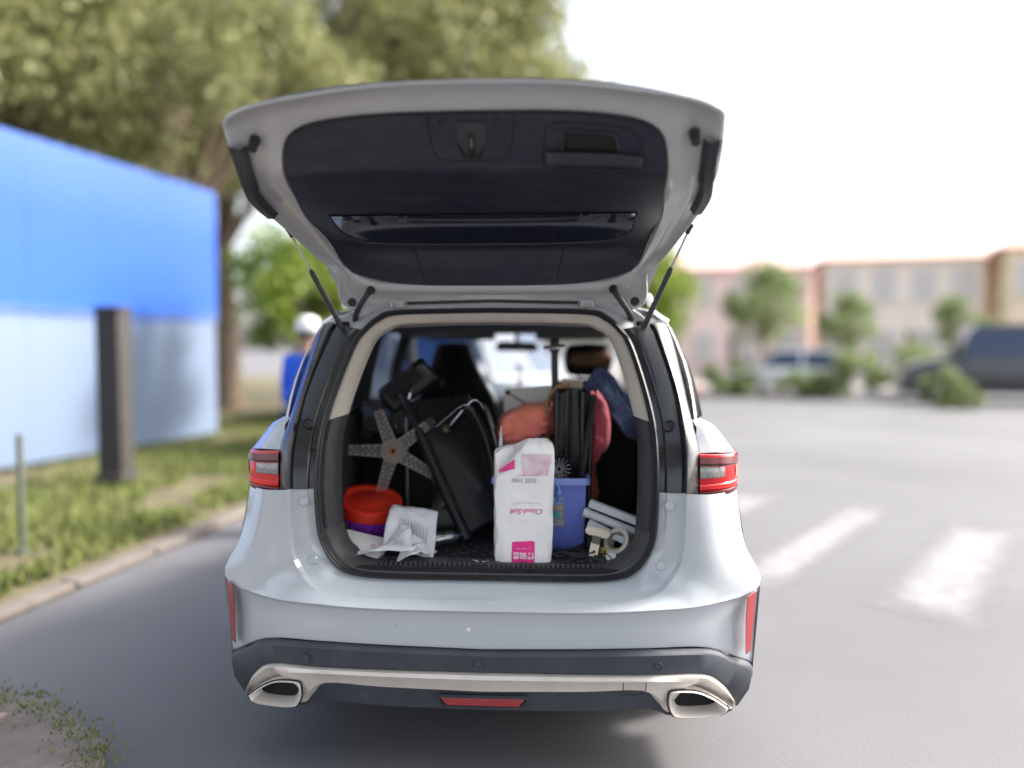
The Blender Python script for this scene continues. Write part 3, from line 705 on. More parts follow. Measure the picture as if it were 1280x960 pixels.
Ec = crv([(0, .010, .326), (.34, .012, .334), (.535, .014, .343), (.598, .034, .290), (.650, .048, .247), (.845, .115, .232), (.888, .19, .210)], N)
def skid_row(t, dy):
    r = lerp(Dc, Ec, t); m_ = 4 * t * (1 - t)
    return mirror([p + V(0, dy + .055 * m_ * max(0, min(1, (i / N - 3.0) / .4)) * (t > .2), 0) for i, p in enumerate(r)])
rows = [skid_row(t, dy) for t, dy in ((0, .004), (.05, -.014), (.22, -.022), (.5, -.012), (.9, -.006), (1, .02))]
skid = MB().grid(rows).build('skid_strip', M['silver'], car, smooth=40)
Gc = crv([(0, .058, .236), (.34, .06, .240), (.545, .07, .250), (.605, .08, .244), (.655, .085, .232), (.85, .16, .214), (.885, .21, .204)], N)
rows = [mirror(shift(lerp(Ec, Gc, t), (0, dy, 0))) for t, dy in ((0, .02), (.3, .012), (.85, -.005), (1, .02))] + [mirror(shift(Gc, (0, .3, .02)))]
MB().grid(rows).build('lower_valance', M['cladding'], car, smooth=40)
# towing-eye cover line on the skid strip
j = MB(); j.tube([V(.475, -.012, .393), V(.475, -.010, .352), V(.488, -.006, .340), V(.535, -.004, .342), V(.55, -.006, .356), V(.552, -.009, .392)], .0016, 5)
j.build('towing_eye_seam', M['under'], skid)
for x in (-.608, -.012, .592, ):
    y = -.016 + .02 * (abs(x) > .3)
    d = MB(); d.lathe([(.0001, .003), (.0085, .003), (.010, .001), (.0105, .004), (.0145, .004), (.0155, -.004)], (x, y + .0, .434), (0, -1, .1)); d.build('parking_sensor', M['cladding'], clad)
d = MB(); d.prism([(-.145, .302), (-.125, .274), (.125, .274), (.145, .302)], .012, 'y', .018); d.build('fog_lamp', M['reflector'], car, bevel=.004)
d = MB(); d.tube([V(-.155, .024, .306), V(-.130, .030, .268), V(.130, .030, .268), V(.155, .024, .306)], .006, 6, closed=True); d.build('fog_lamp_bezel', M['cladding'], car)
def inset(poly, k):
    cx = sum(p[0] for p in poly) / len(poly); cz = sum(p[2] for p in poly) / len(poly); cy = sum(p[1] for p in poly) / len(poly)
    return [V(cx + (p[0] - cx) * k, cy + (p[1] - cy) * k, cz + (p[2] - cz) * k) for p in poly]
for s in (-1, 1):
    out = [V(s * .885, .150, .222), V(s * .845, .115, .268), V(s * .795, .075, .308), V(s * .75, .050, .318), V(s * .665, .030, .318), V(s * .648, .030, .306), V(s * .645, .035, .262), V(s * .665, .048, .234), V(s * .700, .064, .222), V(s * .80, .110, .211), V(s * .865, .145, .207)]
    out = [V(s * p.x, p.y, p.z) for p in crv([(.842, .095, .262), (.800, .080, .296), (.745, .062, .328), (.700, .048, .340), (.645, .034, .343), (.632, .032, .330), (.630, .033, .295), (.640, .036, .268), (.658, .042, .252), (.72, .060, .243), (.80, .084, .240), (.834, .094, .246)], 3)]
    rows = [shift(out, (0, .03, 0)), shift(inset(out, 1.0), (0, -.016, 0)), shift(inset(out, .955), (0, -.022, 0)), shift(inset(out, .90), (0, -.014, 0)), shift(inset(out, .74), (0, .026, .008)), shift(inset(out, .72), (0, .032, .008))]
    f = MB().grid(rows, True).build('exhaust_finisher', M['silver'], car, smooth=40)
    inn = [V(p.x, p.y + .029, .262 + (p.z - .262) * (.55 if p.z < .262 else 1)) for p in shift(inset(out, .735), (0, 0, .006))]
    MB().add(inn, [tuple(range(len(inn)))]).build('exhaust_opening', M['under'], f)
    MB().tube([p + V(0, -.010, 0) for p in inset(out, 1.03)], .003, 5, closed=True).build('shadow_gap', M['under'], f)
    # side reflectors in their pockets
    rf = [V(s * .955, .178, .648), V(s * .917, .144, .634), V(s * .910, .140, .550), V(s * .914, .150, .425), V(s * .938, .178, .430)]
    r = MB().add(rf + shift(rf, (0, -.008, 0)), [(0, 1, 2, 3, 4), (9, 8, 7, 6, 5)] + [(i, (i + 1) % 5, (i + 1) % 5 + 5, i + 5) for i in range(5)])
    r.build('side_reflector', M['reflector'], car, bevel=.002)

# tail lamps
for s in (-1, 1):
    cols = crv([(.752, .176, 0), (.80, .186, 0), (.85, .212, 0), (.888, .258, 0), (.908, .32, 0), (.916, .42, 0)], 5)
    def lrow(z, zo, off=0, a=0.0, b=1.0, cut=0):
        n = len(cols); r = []
        for i, p in enumerate(cols):
            t = i / (n - 1)
            if t < a - 1e-6 or t > b + 1e-6: continue
            r.append(V(s * (p.x + off * .5 * t + cut * (z - .975)), p.y - off, z + (zo - z) * min(1, t * 1.6)))
        return r
    lamp = MB().grid([lrow(.972, .984, -.01), lrow(.973, .985, .006), lrow(.985, .995, .012), lrow(1.05, 1.05, .014), lrow(1.112, 1.106, .012), lrow(1.124, 1.118, .006), lrow(1.126, 1.120, -.01)]).build('tail_lamp', M['lamp_red'], car, smooth=50)
    MB().grid([lrow(1.092, 1.088, .0155), lrow(1.094, 1.090, .018), lrow(1.118, 1.112, .014)]).build('upper_lens', M['lamp_dark'], lamp)
    MB().grid([lrow(1.086, 1.083, .0150), lrow(1.088, 1.085, .0185), lrow(1.092, 1.089, .0185), lrow(1.094, 1.091, .015)]).build('lens_rib', M['gloss_black'], lamp)
    MB().grid([lrow(1.040, 1.046, .0145, 0, .38), lrow(1.044, 1.05, .0175, 0, .38), lrow(1.078, 1.072, .0175, 0, .38), lrow(1.084, 1.078, .0145, 0, .38)]).build('reversing_lens', M['lamp_clear'], lamp)
    MB().grid([lrow(.998, 1.006, .0145), lrow(1.001, 1.009, .0185), lrow(1.014, 1.024, .0185), lrow(1.018, 1.028, .0145)]).build('light_bar', M['lamp_bar'], lamp)
    MB().grid([lrow(1.03, 1.035, .016, .58, .86), lrow(1.05, 1.06, .018, .58, .86), lrow(1.075, 1.08, .016, .58, .86)]).build('turn_lens', M['amber'], lamp)
    MB().grid([lrow(.974, .986, .0125), lrow(.978, .990, .0155), lrow(.990, .999, .0165), lrow(.994, 1.003, .0145)]).build('lower_lens', M['lamp_dark'], lamp)

# haunch, side glass, roof rails
for s in (-1, 1):
    r1 = crv([(s * .757, .192, 1.128), (s * .83, .218, 1.128), (s * .885, .270, 1.122), (s * .908, .34, 1.118), (s * .925, .6, 1.11), (s * .94, 1.0, 1.08), (s * .945, 2.0, 1.05), (s * .93, 3.1, 1.02)], N)
    r2 = crv([(s * .748, .222, 1.18), (s * .80, .240, 1.187), (s * .848, .30, 1.185), (s * .872, .40, 1.178), (s * .895, .6, 1.165), (s * .912, 1.0, 1.12), (s * .915, 2.0, 1.085), (s * .90, 3.1, 1.05)], N)
    r3 = crv([(s * .738, .25, 1.24), (s * .757, .265, 1.243), (s * .785, .325, 1.238), (s * .808, .42, 1.228), (s * .83, .6, 1.205), (s * .850, 1.0, 1.15), (s * .85, 2.0, 1.11), (s * .84, 3.1, 1.07)], N)
    MB().grid([r1, lerp(r1, r2, .5), r2, [p.lerp(q, .5) + V(s * .008, -.004, .004) for p, q in zip(r2, r3)], r3]).build('shoulder_panel', M['paint'], car, smooth=50)
    rail = crv([(s * .665, .437, 1.592), (s * .672, .445, 1.598), (s * .68, .48, 1.606), (s * .685, .54, 1.612), (s * .69, .7, 1.62), (s * .70, 1.0, 1.625), (s * .695, 2.0, 1.60), (s * .82, 3.1, 1.085)], N)
    glass_names = []
    def pane(a, b, name, m, off=0.0, t0=0.0, t1=1.0):
        rows = []
        for t in [t0 + (t1 - t0) * k / 5 for k in range(6)]:
            rows.append([p.lerp(q, t) + V(s * (.02 * math.sin(math.pi * t) + off), 0, 0) for p, q in zip(r3[idx(a):idx(b) + 1], rail[idx(a):idx(b) + 1])])
        return MB().grid(rows).build(name, m, car)
    pane(.25, .75, 'window_strip', M['silver'], .004)
    pane(.75, 4.5, 'quarter_window', M['glass'], 0, .03, .93)
    pane(4.5, 5, 'rear_pillar', M['gloss_black'])
    pane(5, 5.5, 'door_window', M['glass'], 0, .03, .93)
    pane(5.5, 5.75, 'centre_pillar', M['gloss_black'])
    pane(5.75, 6.25, 'door_window', M['glass'], 0, .03, .93)
    pane(6.25, 7, 'front_window', M['glass'], 0, .03, .85)
    # roof side rail (painted) and luggage rail
    q = [p + V(-s * .045, .03, .040) for p in rail[:idx(6) + 1]]
    MB().grid([[p + V(-s * .004, 0, -.035) for p in rail[:idx(6) + 1]], [p + V(s * .006, 0, 0) for p in rail[:idx(6) + 1]], lerp(rail[:idx(6) + 1], q, .5), q]).build('roof_rail_panel', M['paint'], car, smooth=50)
    MB().tube([V(s * .63, .62, 1.675), V(s * .63, .68, 1.71), V(s * .635, 1.3, 1.725), V(s * .63, 1.9, 1.705), V(s * .63, 1.98, 1.67)], .014, 8).build('luggage_rail', M['silver'], car)
    # lower side: first column follows the rear corner, wheel arches cut into the lower edge
    zs = [1.0, .86, .70, .55, .42, .30]
    def side_x(z): return float(np.interp(z, [.2, .30, .42, .55, .70, .86, 1.0, 1.12], [.90, .925, .945, .95, .952, .945, .932, .925]))
    ys = [.40, .52, .56, .62, .70, .82, .94, 1.06, 1.18, 1.26, 1.32, 1.36, 1.6, 2.2, 2.9, 3.24, 3.28, 3.34, 3.42, 3.54, 3.66, 3.78, 3.90, 3.98, 4.04, 4.08, 4.25]
    first = [V(s * .908, .295, 1.118), V(s * .908, .295, .985), V(s * .927, .240, .80), V(s * .976, .205, .660), V(s * .967, .205, .52), V(s * .955, .205, .365), V(s * .947, .207, .30)]
    cols_ = [first]
    for y in ys:
        zb = .30
        for wc in (.94, 3.66):
            d = .40 ** 2 - (y - wc) ** 2
            if d > 0: zb = max(zb, .36 + math.sqrt(d))
        ztop = float(np.interp(y, [.3, .6, 1.0, 2.0, 3.1, 4.3], [1.118, 1.11, 1.08, 1.05, 1.02, .92]))
        tp = float(np.interp(y, [3.1, 3.8, 4.25], [0, .03, .16]))
        col = []
        for k, z0 in enumerate([ztop, .985, .80, .668, .52, .40, zb]):
            z = zb + (z0 - .30) / (ztop - .30) * (ztop - zb)
            col.append(V(s * (side_x(z) - tp - (.002 if k == 0 else 0)), y, z))
        cols_.append(col)
    MB().grid(cols_).build('body_side', M['paint'], car, smooth=40)
    for wc in (.94, 3.66):
        arch = [V(s * .955, wc + .40 * math.cos(a), .36 + .40 * math.sin(a)) for a in [math.pi * k / 16 for k in range(17)]]
        MB().grid([[p + V(-s * .30, 0, 0) for p in arch], [p + V(-s * .012, 0, 0) for p in arch], arch, [V(s * .955, wc + .46 * math.cos(a), .36 + .46 * math.sin(a)) for a in [math.pi * k / 16 for k in range(17)]], [V(s * .935, wc + .465 * math.cos(a), .36 + .465 * math.sin(a)) for a in [math.pi * k / 16 for k in range(17)]]]).build('wheel_arch_trim', M['cladding'], car, smooth=40)
        w = MB(); w.lathe([(.22, -.11), (.33, -.115), (.352, -.09), (.36, -.04), (.36, .04), (.352, .09), (.33, .115), (.22, .11)], (s * .82, wc, .36), (s, 0, 0), 36)
        wh = w.build('wheel', M['tyre'], car)
        w = MB(); w.lathe([(.0001, .06), (.05, .065), (.06, .05), (.21, .045), (.225, .10), (.235, .108)], (s * .82, wc, .36), (s, 0, 0), 36)
        for k in range(10):
            a = 2 * math.pi * k / 10
            w.tube([V(s * .885, wc + .04 * math.cos(a), .36 + .04 * math.sin(a)), V(s * .905, wc + .215 * math.cos(a), .36 + .215 * math.sin(a))], .016, 6)
        w.build('rim', M['rim'], wh)
    # door mirrors, handles, sill, door gaps
    m_ = MB(); m_.lathe([(.0001, -.07), (.05, -.065), (.075, -.03), (.08, .0), (.075, .02), (.0001, .025)], (s * 1.03, 2.86, 1.13), (0, -1, 0), 16); mo = m_.build('door_mirror', M['paint'], car)
    MB().box((s * .955, 2.86, 1.09), (.10, .03, .03)).build('mirror_arm', M['gloss_black'], mo)
    for y in (1.55, 2.45):
        MB().tube([V(s * .948, y, .97), V(s * .972, y + .02, .97), V(s * .972, y + .17, .972), V(s * .946, y + .19, .972)], .011, 6).build('door_handle', M['paint'], car)
    for y in (1.42, 2.28, 3.18):
        MB().tube([V(s * (side_x(z) + .001), y, z) for z in (1.04, .9, .7, .5, .36)], .003, 5).build('door_gap', M['under'], car)
    MB().grid([[V(s * .945, y, .31) for y in (1.36, 2.3, 3.24)], [V(s * .95, y, .26) for y in (1.36, 2.3, 3.24)], [V(s * .90, y, .22) for y in (1.36, 2.3, 3.24)]]).build('side_sill', M['cladding'], car)

# roof, hood, front end
rows = []
for y, zc, ze, xe in ((.49, 1.692, 1.638, .625), (.6, 1.705, 1.652, .635), (1.0, 1.715, 1.665, .655), (1.5, 1.71, 1.66, .655), (2.0, 1.672, 1.64, .65), (2.08, 1.655, 1.625, .65)):
    rows.append([V(u * xe, y, zc + (ze - zc) * abs(u) ** 2.4) for u in [k / 10 - 1 for k in range(21)]])
MB().grid(rows).build('roof', M['paint'], car)
rows = []
for t in [k / 6 for k in range(7)]:
    rows.append([V(u * (.65 + .17 * t), 2.08 + 1.0 * t - .10 * (u * u) * (1 - .4 * t) + .06 * (1 - u * u), (1.648 - .568 * t) - .02 * u * u) for u in [k / 8 - 1 for k in range(17)]])
MB().grid(rows).build('windscreen', M['clear_glass'], car)
rows = []
for y, z, xe in ((3.02, 1.075, .86), (3.3, 1.07, .90), (3.7, 1.03, .89), (4.05, .95, .86), (4.25, .86, .79)):
    rows.append([V(u * xe, y + (0.06 * (1 - u * u) if y > 4 else 0), z - .05 * abs(u) ** 3) for u in [k / 8 - 1 for k in range(17)]])
MB().grid(rows).build('bonnet', M['paint'], car)
rows = []
for z, y, xe in ((.86, 4.25, .79), (.70, 4.33, .79), (.5, 4.36, .80), (.3, 4.33, .80), (.22, 4.28, .78)):
    rows.append([V(u * xe, y + .06 * (1 - u * u), z) for u in [k / 8 - 1 for k in range(17)]])
MB().grid(rows).build('front_bumper', M['paint'], car)
MB().box((0, 4.40, .66), (1.0, .04, .22)).build('grille', M['gloss_black'], car, bevel=.02)
for s in (-1, 1): MB().box((s * .68, 4.30, .78), (.24, .10, .09), (0, 0, -s * .25)).build('headlamp', M['lamp_clear'], car, bevel=.02)
MB().box((0, 2.3, .26), (1.60, 3.9, .04)).build('underbody', M['under'], car)

# ------------------------------------------------------------------ tailgate
GR = crv([(0, -.42, 2.230), (.22, -.418, 2.226), (.42, -.412, 2.208), (.61, -.395, 2.182), (.70, -.365, 2.158), (.722, -.32, 2.135), (.717, -.27, 2.07), (.718, -.2, 2.003), (.728, -.09, 1.968), (.705, .13, 1.918), (.645, .325, 1.832), (.590, .365, 1.777), (.594, .42, 1.69), (.55, .447, 1.650), (.35, .45, 1.648), (0, .452, 1.650)], N)
GT = crv([(0, -.322, 2.182), (.2, -.319, 2.181), (.34, -.315, 2.175), (.46, -.308, 2.160), (.52, -.295, 2.138), (.552, -.28, 2.11), (.565, -.262, 2.075), (.570, -.235, 2.035), (.575, -.13, 1.985), (.592, .10, 1.928), (.555, .325, 1.825), (.525, .355, 1.79), (.48, .378, 1.762), (.42, .388, 1.748), (.28, .391, 1.742), (0, .392, 1.74)], N)
nrm = V(0, -.55, -.83)
def gpt(i, t, off=0.0):
    return GR[i].lerp(GT[i], t) + nrm * off
def grow(t, off, a=0, b=15): return [gpt(i, t, off) for i in range(idx(a), idx(b) + 1)]
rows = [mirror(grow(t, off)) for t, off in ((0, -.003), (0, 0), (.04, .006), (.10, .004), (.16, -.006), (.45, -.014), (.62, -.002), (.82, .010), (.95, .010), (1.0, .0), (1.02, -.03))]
gate = MB().grid(rows).build('tailgate', M['shaded_paint'], car, smooth=50)
def panel_rows(pairs, p, nu=24, sub=4):
    cs = crv([(0, c[0], c[1]) for c, e in pairs], sub); es = crv([e for c, e in pairs], sub)
    rows = []
    for c, e in zip(cs, es):
        rows.append([V(u * e.x, c.y + (e.y - c.y) * abs(u) ** p, c.z + (e.z - c.z) * abs(u) ** p) for u in [2 * k / nu - 1 for k in range(nu + 1)]])
    return rows
skin = [((-.420, 2.233), (.70, -.365, 2.163)), ((-.385, 2.222), (.722, -.32, 2.140)), ((-.26, 2.185), (.735, -.2, 2.055)), ((-.06, 2.08), (.740, -.06, 2.01)), ((.18, 2.00), (.715, .13, 1.955)), ((.36, 1.90), (.655, .33, 1.865)), ((.47, 1.77), (.605, .42, 1.74)), ((.455, 1.652), (.56, .447, 1.652))]
MB().grid(panel_rows(skin, 3)).build('outer_skin', M['paint'], gate)
lin = [((-.322, 2.182), (.52, -.295, 2.138)), ((-.299, 2.155), (.553, -.28, 2.106)), ((-.268, 2.10), (.567, -.262, 2.07)), ((-.246, 2.058), (.568, -.243, 2.032)), ((-.226, 2.034), (.568, -.225, 2.014)), ((-.12, 1.992), (.577, -.13, 1.983)), ((0.0, 1.945), (.592, .02, 1.945)), ((.272, 1.884), (.592, .20, 1.905)), ((.33, 1.82), (.56, .31, 1.835)), ((.392, 1.74), (.525, .355, 1.79))]
LR = [shift(r, nrm * .006) for r in panel_rows(lin, 4, 32)]
MB().grid(LR).build('tailgate_lining', M['lining'], gate, smooth=45)
def lin_pt(k, u, off=0.0):
    """point on the lining: k = key row (0-9), u = -1..1 across"""
    i = k * 4; a = int(i); b = min(a + 1, len(LR) - 1); j = (u + 1) / 2 * 32; c = min(int(j), 31)
    pa = LR[a][c].lerp(LR[a][c + 1], j - c); pb = LR[b][c].lerp(LR[b][c + 1], j - c)
    du = (LR[a][c + 1] - LR[a][c]); dv = LR[min(a + 1, len(LR) - 1)][c] - LR[a if a + 1 < len(LR) else a - 1][c]
    n = du.cross(dv).normalized()
    if n.dot(nrm) < 0: n = -n
    return pa.lerp(pb, i - a) + n * off
rows = []
for k in [6 + .98 * q / 8 for q in range(9)]:
    w = .86 - .10 * max(0, (k - 6.55) / .43) ** 2
    rows.append([lin_pt(k, u * w, .004) for u in [2 * q / 24 - 1 for q in range(25)]])
MB().grid(rows).build('rear_glass', M['privacy'], gate)
MB().tube([r[0] for r in rows] + list(rows[-1]) + [r[-1] for r in reversed(rows)], .005, 6).build('glass_gasket', M['rubber'], gate)
def line_on(pts, name, r=.0018, m='under', off=.0005):
    MB().tube([lin_pt(k, u, off) for k, u in pts], r, 5).build(name, M[m], gate)
line_on([(.25, -.98 + 1.96 * q / 40) for q in range(41)], 'lining_seam')
for s in (-1, 1): line_on([(7.15 + .28 * q, s * .47) for q in range(7)], 'lining_seam')
line_on([(.25, -.235), (1.2, -.225), (2.2, -.205), (2.75, -.18), (2.95, -.14), (3.0, -.08), (3.0, .08), (2.95, .14), (2.75, .18), (2.2, .205), (1.2, .225), (.25, .235)], 'latch_cover_seam')
# latch in its recess
M['black_metal_'] = mat('dull_latch_steel', (.10, .10, .11), .4, metal=.7)
rows = []
for k in (.9, 1.4, 2.0, 2.5, 2.75):
    w = .078 if k < 2.1 else .078 - .026 * (k - 2.0) / .75
    rows.append([lin_pt(k, u * w, .003) for u in (-1, -.5, 0, .5, 1)])
la = MB().grid(rows).build('latch', M['dark_trim'], gate, solid=.004)
c0 = lin_pt(1.35, 0, .006); c1 = lin_pt(2.65, 0, .006)
MB().tube([c0.lerp(c1, .3), c0.lerp(c1, .35) + nrm * .008, c0.lerp(c1, .62) + nrm * .006], .0045, 6).build('latch_hook', M['black_metal_'], la)
for sgn in (-1, 1):
    p = [lin_pt(1.9, sgn * .074, .006), lin_pt(2.72, sgn * .050, .006), lin_pt(2.72, sgn * .020, .006), lin_pt(2.4, sgn * .045, .006)]
    MB().add(p, [(0, 1, 2, 3)]).build('latch_slot', M['under'], la, solid=.003)
p = [lin_pt(1.5, -.012, .0065), lin_pt(2.72, -.018, .0065), lin_pt(2.72, .018, .0065), lin_pt(1.5, .012, .0065)]
MB().add(p, [(0, 1, 2, 3)]).build('latch_slot', M['under'], la, solid=.003)
for u in (-.145, .145):
    MB().lathe([(.0001, .004), (.007, .004), (.009, .001), (.011, .003), (.013, -.002)], lin_pt(1.0, u, .001), nrm).build('lining_screw', M['black_plastic'], gate)
# pull handle recess
def patch(kk, uu, off, name, m, solid=.004, parent=None):
    rows = [[lin_pt(k, u, off) for u in uu] for k in kk]
    return MB().grid(rows).build(name, M[m], parent or gate, solid=solid, smooth=40)
line_on([(3.35, .37), (2.3, .37), (1.35, .385), (1.05, .43), (1.0, .52), (1.0, .74), (1.08, .82), (1.45, .865), (2.4, .885), (3.3, .888), (3.75, .87), (3.95, .84), (3.95, .42), (3.8, .38), (3.35, .37)], 'handle_seam')
hd = patch((2.42, 2.55, 2.9, 3.15, 3.25), [.38 + .50 * q / 10 for q in range(11)], .016, 'pull_handle', 'black_plastic', .012)
patch((1.5, 1.62, 2.1, 2.4), [.475 + .27 * q / 8 for q in range(9)], .0025, 'handle_pocket', 'under')
MB().tube([lin_pt(2.4, .465, .004), lin_pt(1.6, .478, .005), lin_pt(1.42, .50, .005), lin_pt(1.42, .72, .005), lin_pt(1.6, .745, .005), lin_pt(2.4, .76, .004)], .004, 6).build('pocket_rim', M['black_plastic'], gate)
MB().tube([lin_pt(3.5, .44, .003), lin_pt(3.85, .445, .003), lin_pt(3.85, .80, .003), lin_pt(3.5, .82, .003)], .003, 5).build('handle_lip', M['black_plastic'], gate)
for s in (-1, 1):
    # lamp backs, stops, plugs, hinges, washer hoses on the painted frame
    rows = []
    for t, off in ((.005, .004), (.03, .020), (.24, .026), (.34, .004)):
        rows.append([V(s * p.x, p.y, p.z) for p in [gpt(i, t * (1.0 if i < idx(7.6) else .9), off) for i in range(idx(5.6), idx(8.6) + 1)]])
    MB().grid(rows).build('lamp_back_cover', M['black_plastic'], gate, smooth=50)
    c = V(s * .642, -.293, 2.108)
    MB().cyl(c - nrm * .01, c + nrm * .035, .017, .014).build('stop_buffer', M['rubber'], gate)
    c = V(s * .548, .436, 1.677); f = V(0, -.9, -.2).normalized()
    MB().lathe([(.0001, .012), (.013, .012), (.016, .009), (.017, -.01)], c, f).build('plug', M['rubber'], gate)
    MB().lathe([(.018, .006), (.026, .008), (.032, .003), (.034, -.01)], c, f).build('plug_dish', M['shaded_paint'], gate)
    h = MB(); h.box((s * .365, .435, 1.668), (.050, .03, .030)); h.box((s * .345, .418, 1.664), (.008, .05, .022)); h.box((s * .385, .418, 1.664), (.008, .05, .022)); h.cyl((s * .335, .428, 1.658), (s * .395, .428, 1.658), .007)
    h.build('hinge', M['shaded_paint'], gate, bevel=.003)
    hose = crv([(s * .462, .392, 1.722), (s * .470, .36, 1.702), (s * .497, .365, 1.665), (s * .525, .40, 1.628), (s * .535, .43, 1.60)], 6)
    MB().tube(hose, [.017, .017, .016, .0125] + [.0115] * (len(hose) - 6) + [.013, .016], 10).build('wiring_boot', M['rubber'], gate)
    # gas strut
    a = V(s * .716, .205, 1.922); b = V(s * .568, .400, 1.552); m1 = a.lerp(b, .40)
    st = MB().cyl(a, m1, .0042, seg=10).build('gas_strut', M['steel'], car)
    MB().cyl(m1, b, .0105, seg=14).build('strut_tube', M['gloss_black'], st)
    MB().cyl(a.lerp(b, .36), m1, .006, .0105, 12).build('strut_cap', M['black_plastic'], st)
    e = MB(); e.cyl(a + (a - b).normalized() * .012, a.lerp(b, .06), .009, .008, 12); e.box(a + V(0, 0, .004), (.022, .014, .014)); e.build('strut_joint', M['black_plastic'], st, bevel=.002); e = MB(); e.cyl(b, b + (b - a).normalized() * .03, .009, .011, 12); e.box(b + V(s * .004, .006, -.02), (.022, .02, .05))
    e.build('strut_joint', M['black_plastic'], st, bevel=.002)
    # strut pocket behind the lower joint
    p = MB(); p.grid([[V(s * x, .385 + .02 * (x < .575), z) for x, z in ((.552, 1.60), (.553, 1.54), (.560, 1.48))], [V(s * x, .40, z) for x, z in ((.585, 1.60), (.590, 1.54), (.588, 1.48))]]); p.build('strut_pocket', M['under'], car, solid=.004)
# gutter strip with washer pipe across the hinge line
MB().tube([V(-.33, .436, 1.672), V(0, .438, 1.680), V(.33, .436, 1.672)], .006, 6).build('gate_water_seal', M['rubber'], car)

# ------------------------------------------------------------------ cabin
MB().box((0, 1.08, .705), (1.24, 1.86, .02)).build('boot_floor', M['carpet'], car)
for s in (-1, 1):
    rows = []
    A = [V(s * p.x, p.y, p.z) for p in full(BI, 3, 8)]
    rows.append(shift(A, (0, .05, 0)))
    for y, dx in ((.45, .05), (.8, .085), (1.1, .10), (1.5, .11)):
        rows.append([V(s * min(p.x * s + dx, .655), y, p.z - .03 * (i > 15)) for i, p in enumerate(A)])
    MB().grid(rows).build('boot_side_lining', M['carpet'], car)
    A = [V(s * p.x, p.y, p.z) for p in full(BI, 8, 12)]
    rows = [shift(A, (0, .05, 0)), [V(s * (.60 - .10 * max(0, (p.z - 1.25) / .35)), .50 + .25 * max(0, (p.z - 1.3)), p.z) for p in A], [V(s * (.665 - .10 * max(0, (p.z - 1.25) / .35)), .56 + .2 * max(0, p.z - 1.3), p.z) for p in A]]
    MB().grid(rows).build('rear_pillar_lining', M['dark_trim'], car)
    MB().grid([[V(s * .66, y, 1.22) for y in (.5, .9, 1.5, 3.0)], [V(s * .80, y, 1.19) for y in (.5, .9, 1.5, 3.0)], [V(s * .82, y, .5) for y in (.5, .9, 1.5, 3.0)]]).build('door_lining', M['dark_trim'], car)
    MB().tube([V(s * .70, 1.10, 1.15), V(s * .655, 1.08, 1.40), V(s * .60, 1.06, 1.585)], .045, 8, flat=.5).build('pillar_lining', M['dark_trim'], car)
    MB().tube([V(s * .74, 2.0, 1.10), V(s * .69, 1.98, 1.40), V(s * .63, 1.94, 1.585)], .045, 8, flat=.5).build('pillar_lining', M['dark_trim'], car)
    MB().tube([V(s * .80, 3.0, 1.10), V(s * .72, 2.6, 1.33), V(s * .645, 2.13, 1.60)], .045, 8, flat=.6).build('front_pillar', M['dark_trim'], car)
    v = MB(); v.box((s * .33, 2.10, 1.578), (.42, .16, .022), (R(-18), 0, 0)); v.build('sun_visor', M['headliner'], car, bevel=.008)
rows = []
for y, z in ((.46, 1.592), (.6, 1.612), (1.2, 1.625), (1.8, 1.605), (2.12, 1.585)):
    rows.append([V(u * .64, y, z - .03 * u * u) for u in [k / 6 - 1 for k in range(13)]])
MB().grid(rows).build('headlining', M['headliner'], car, solid=.01)
mr = MB(); mr.prism([(-.135, 1.49), (-.120, 1.478), (.118, 1.474), (.138, 1.486), (.128, 1.525), (.10, 1.535), (-.10, 1.541), (-.122, 1.533)], .03, 'y', 2.28)
mir = mr.build('interior_mirror', M['gloss_black'], car, bevel=.006)
MB().cyl((0, 2.31, 1.53), (0, 2.29, 1.60), .014).build('mirror_stem', M['black_plastic'], mir)
d = MB(); rows = []
for y, z in ((2.42, .75), (2.42, 1.08), (2.46, 1.16), (2.55, 1.19), (2.8, 1.16), (3.02, 1.07)):
    rows.append([V(u * .78, y + .05 * (1 - u * u), z + .02 * math.exp(-((u + .42) / .2) ** 2)) for u in [k / 10 - 1 for k in range(21)]])
d.grid(rows); d.build('dashboard', M['dark_trim'], car)
w = MB(); w.tube([V(-.36 + .185 * math.cos(a), 2.26 + .07 * math.sin(a), 1.02 + .17 * math.sin(a)) for a in [2 * math.pi * k / 24 for k in range(24)]], .016, 8, closed=True)
w.cyl((-.36, 2.25, 1.02), (-.36, 2.45, .98), .05); w.build('steering_wheel', M['leather'], car)

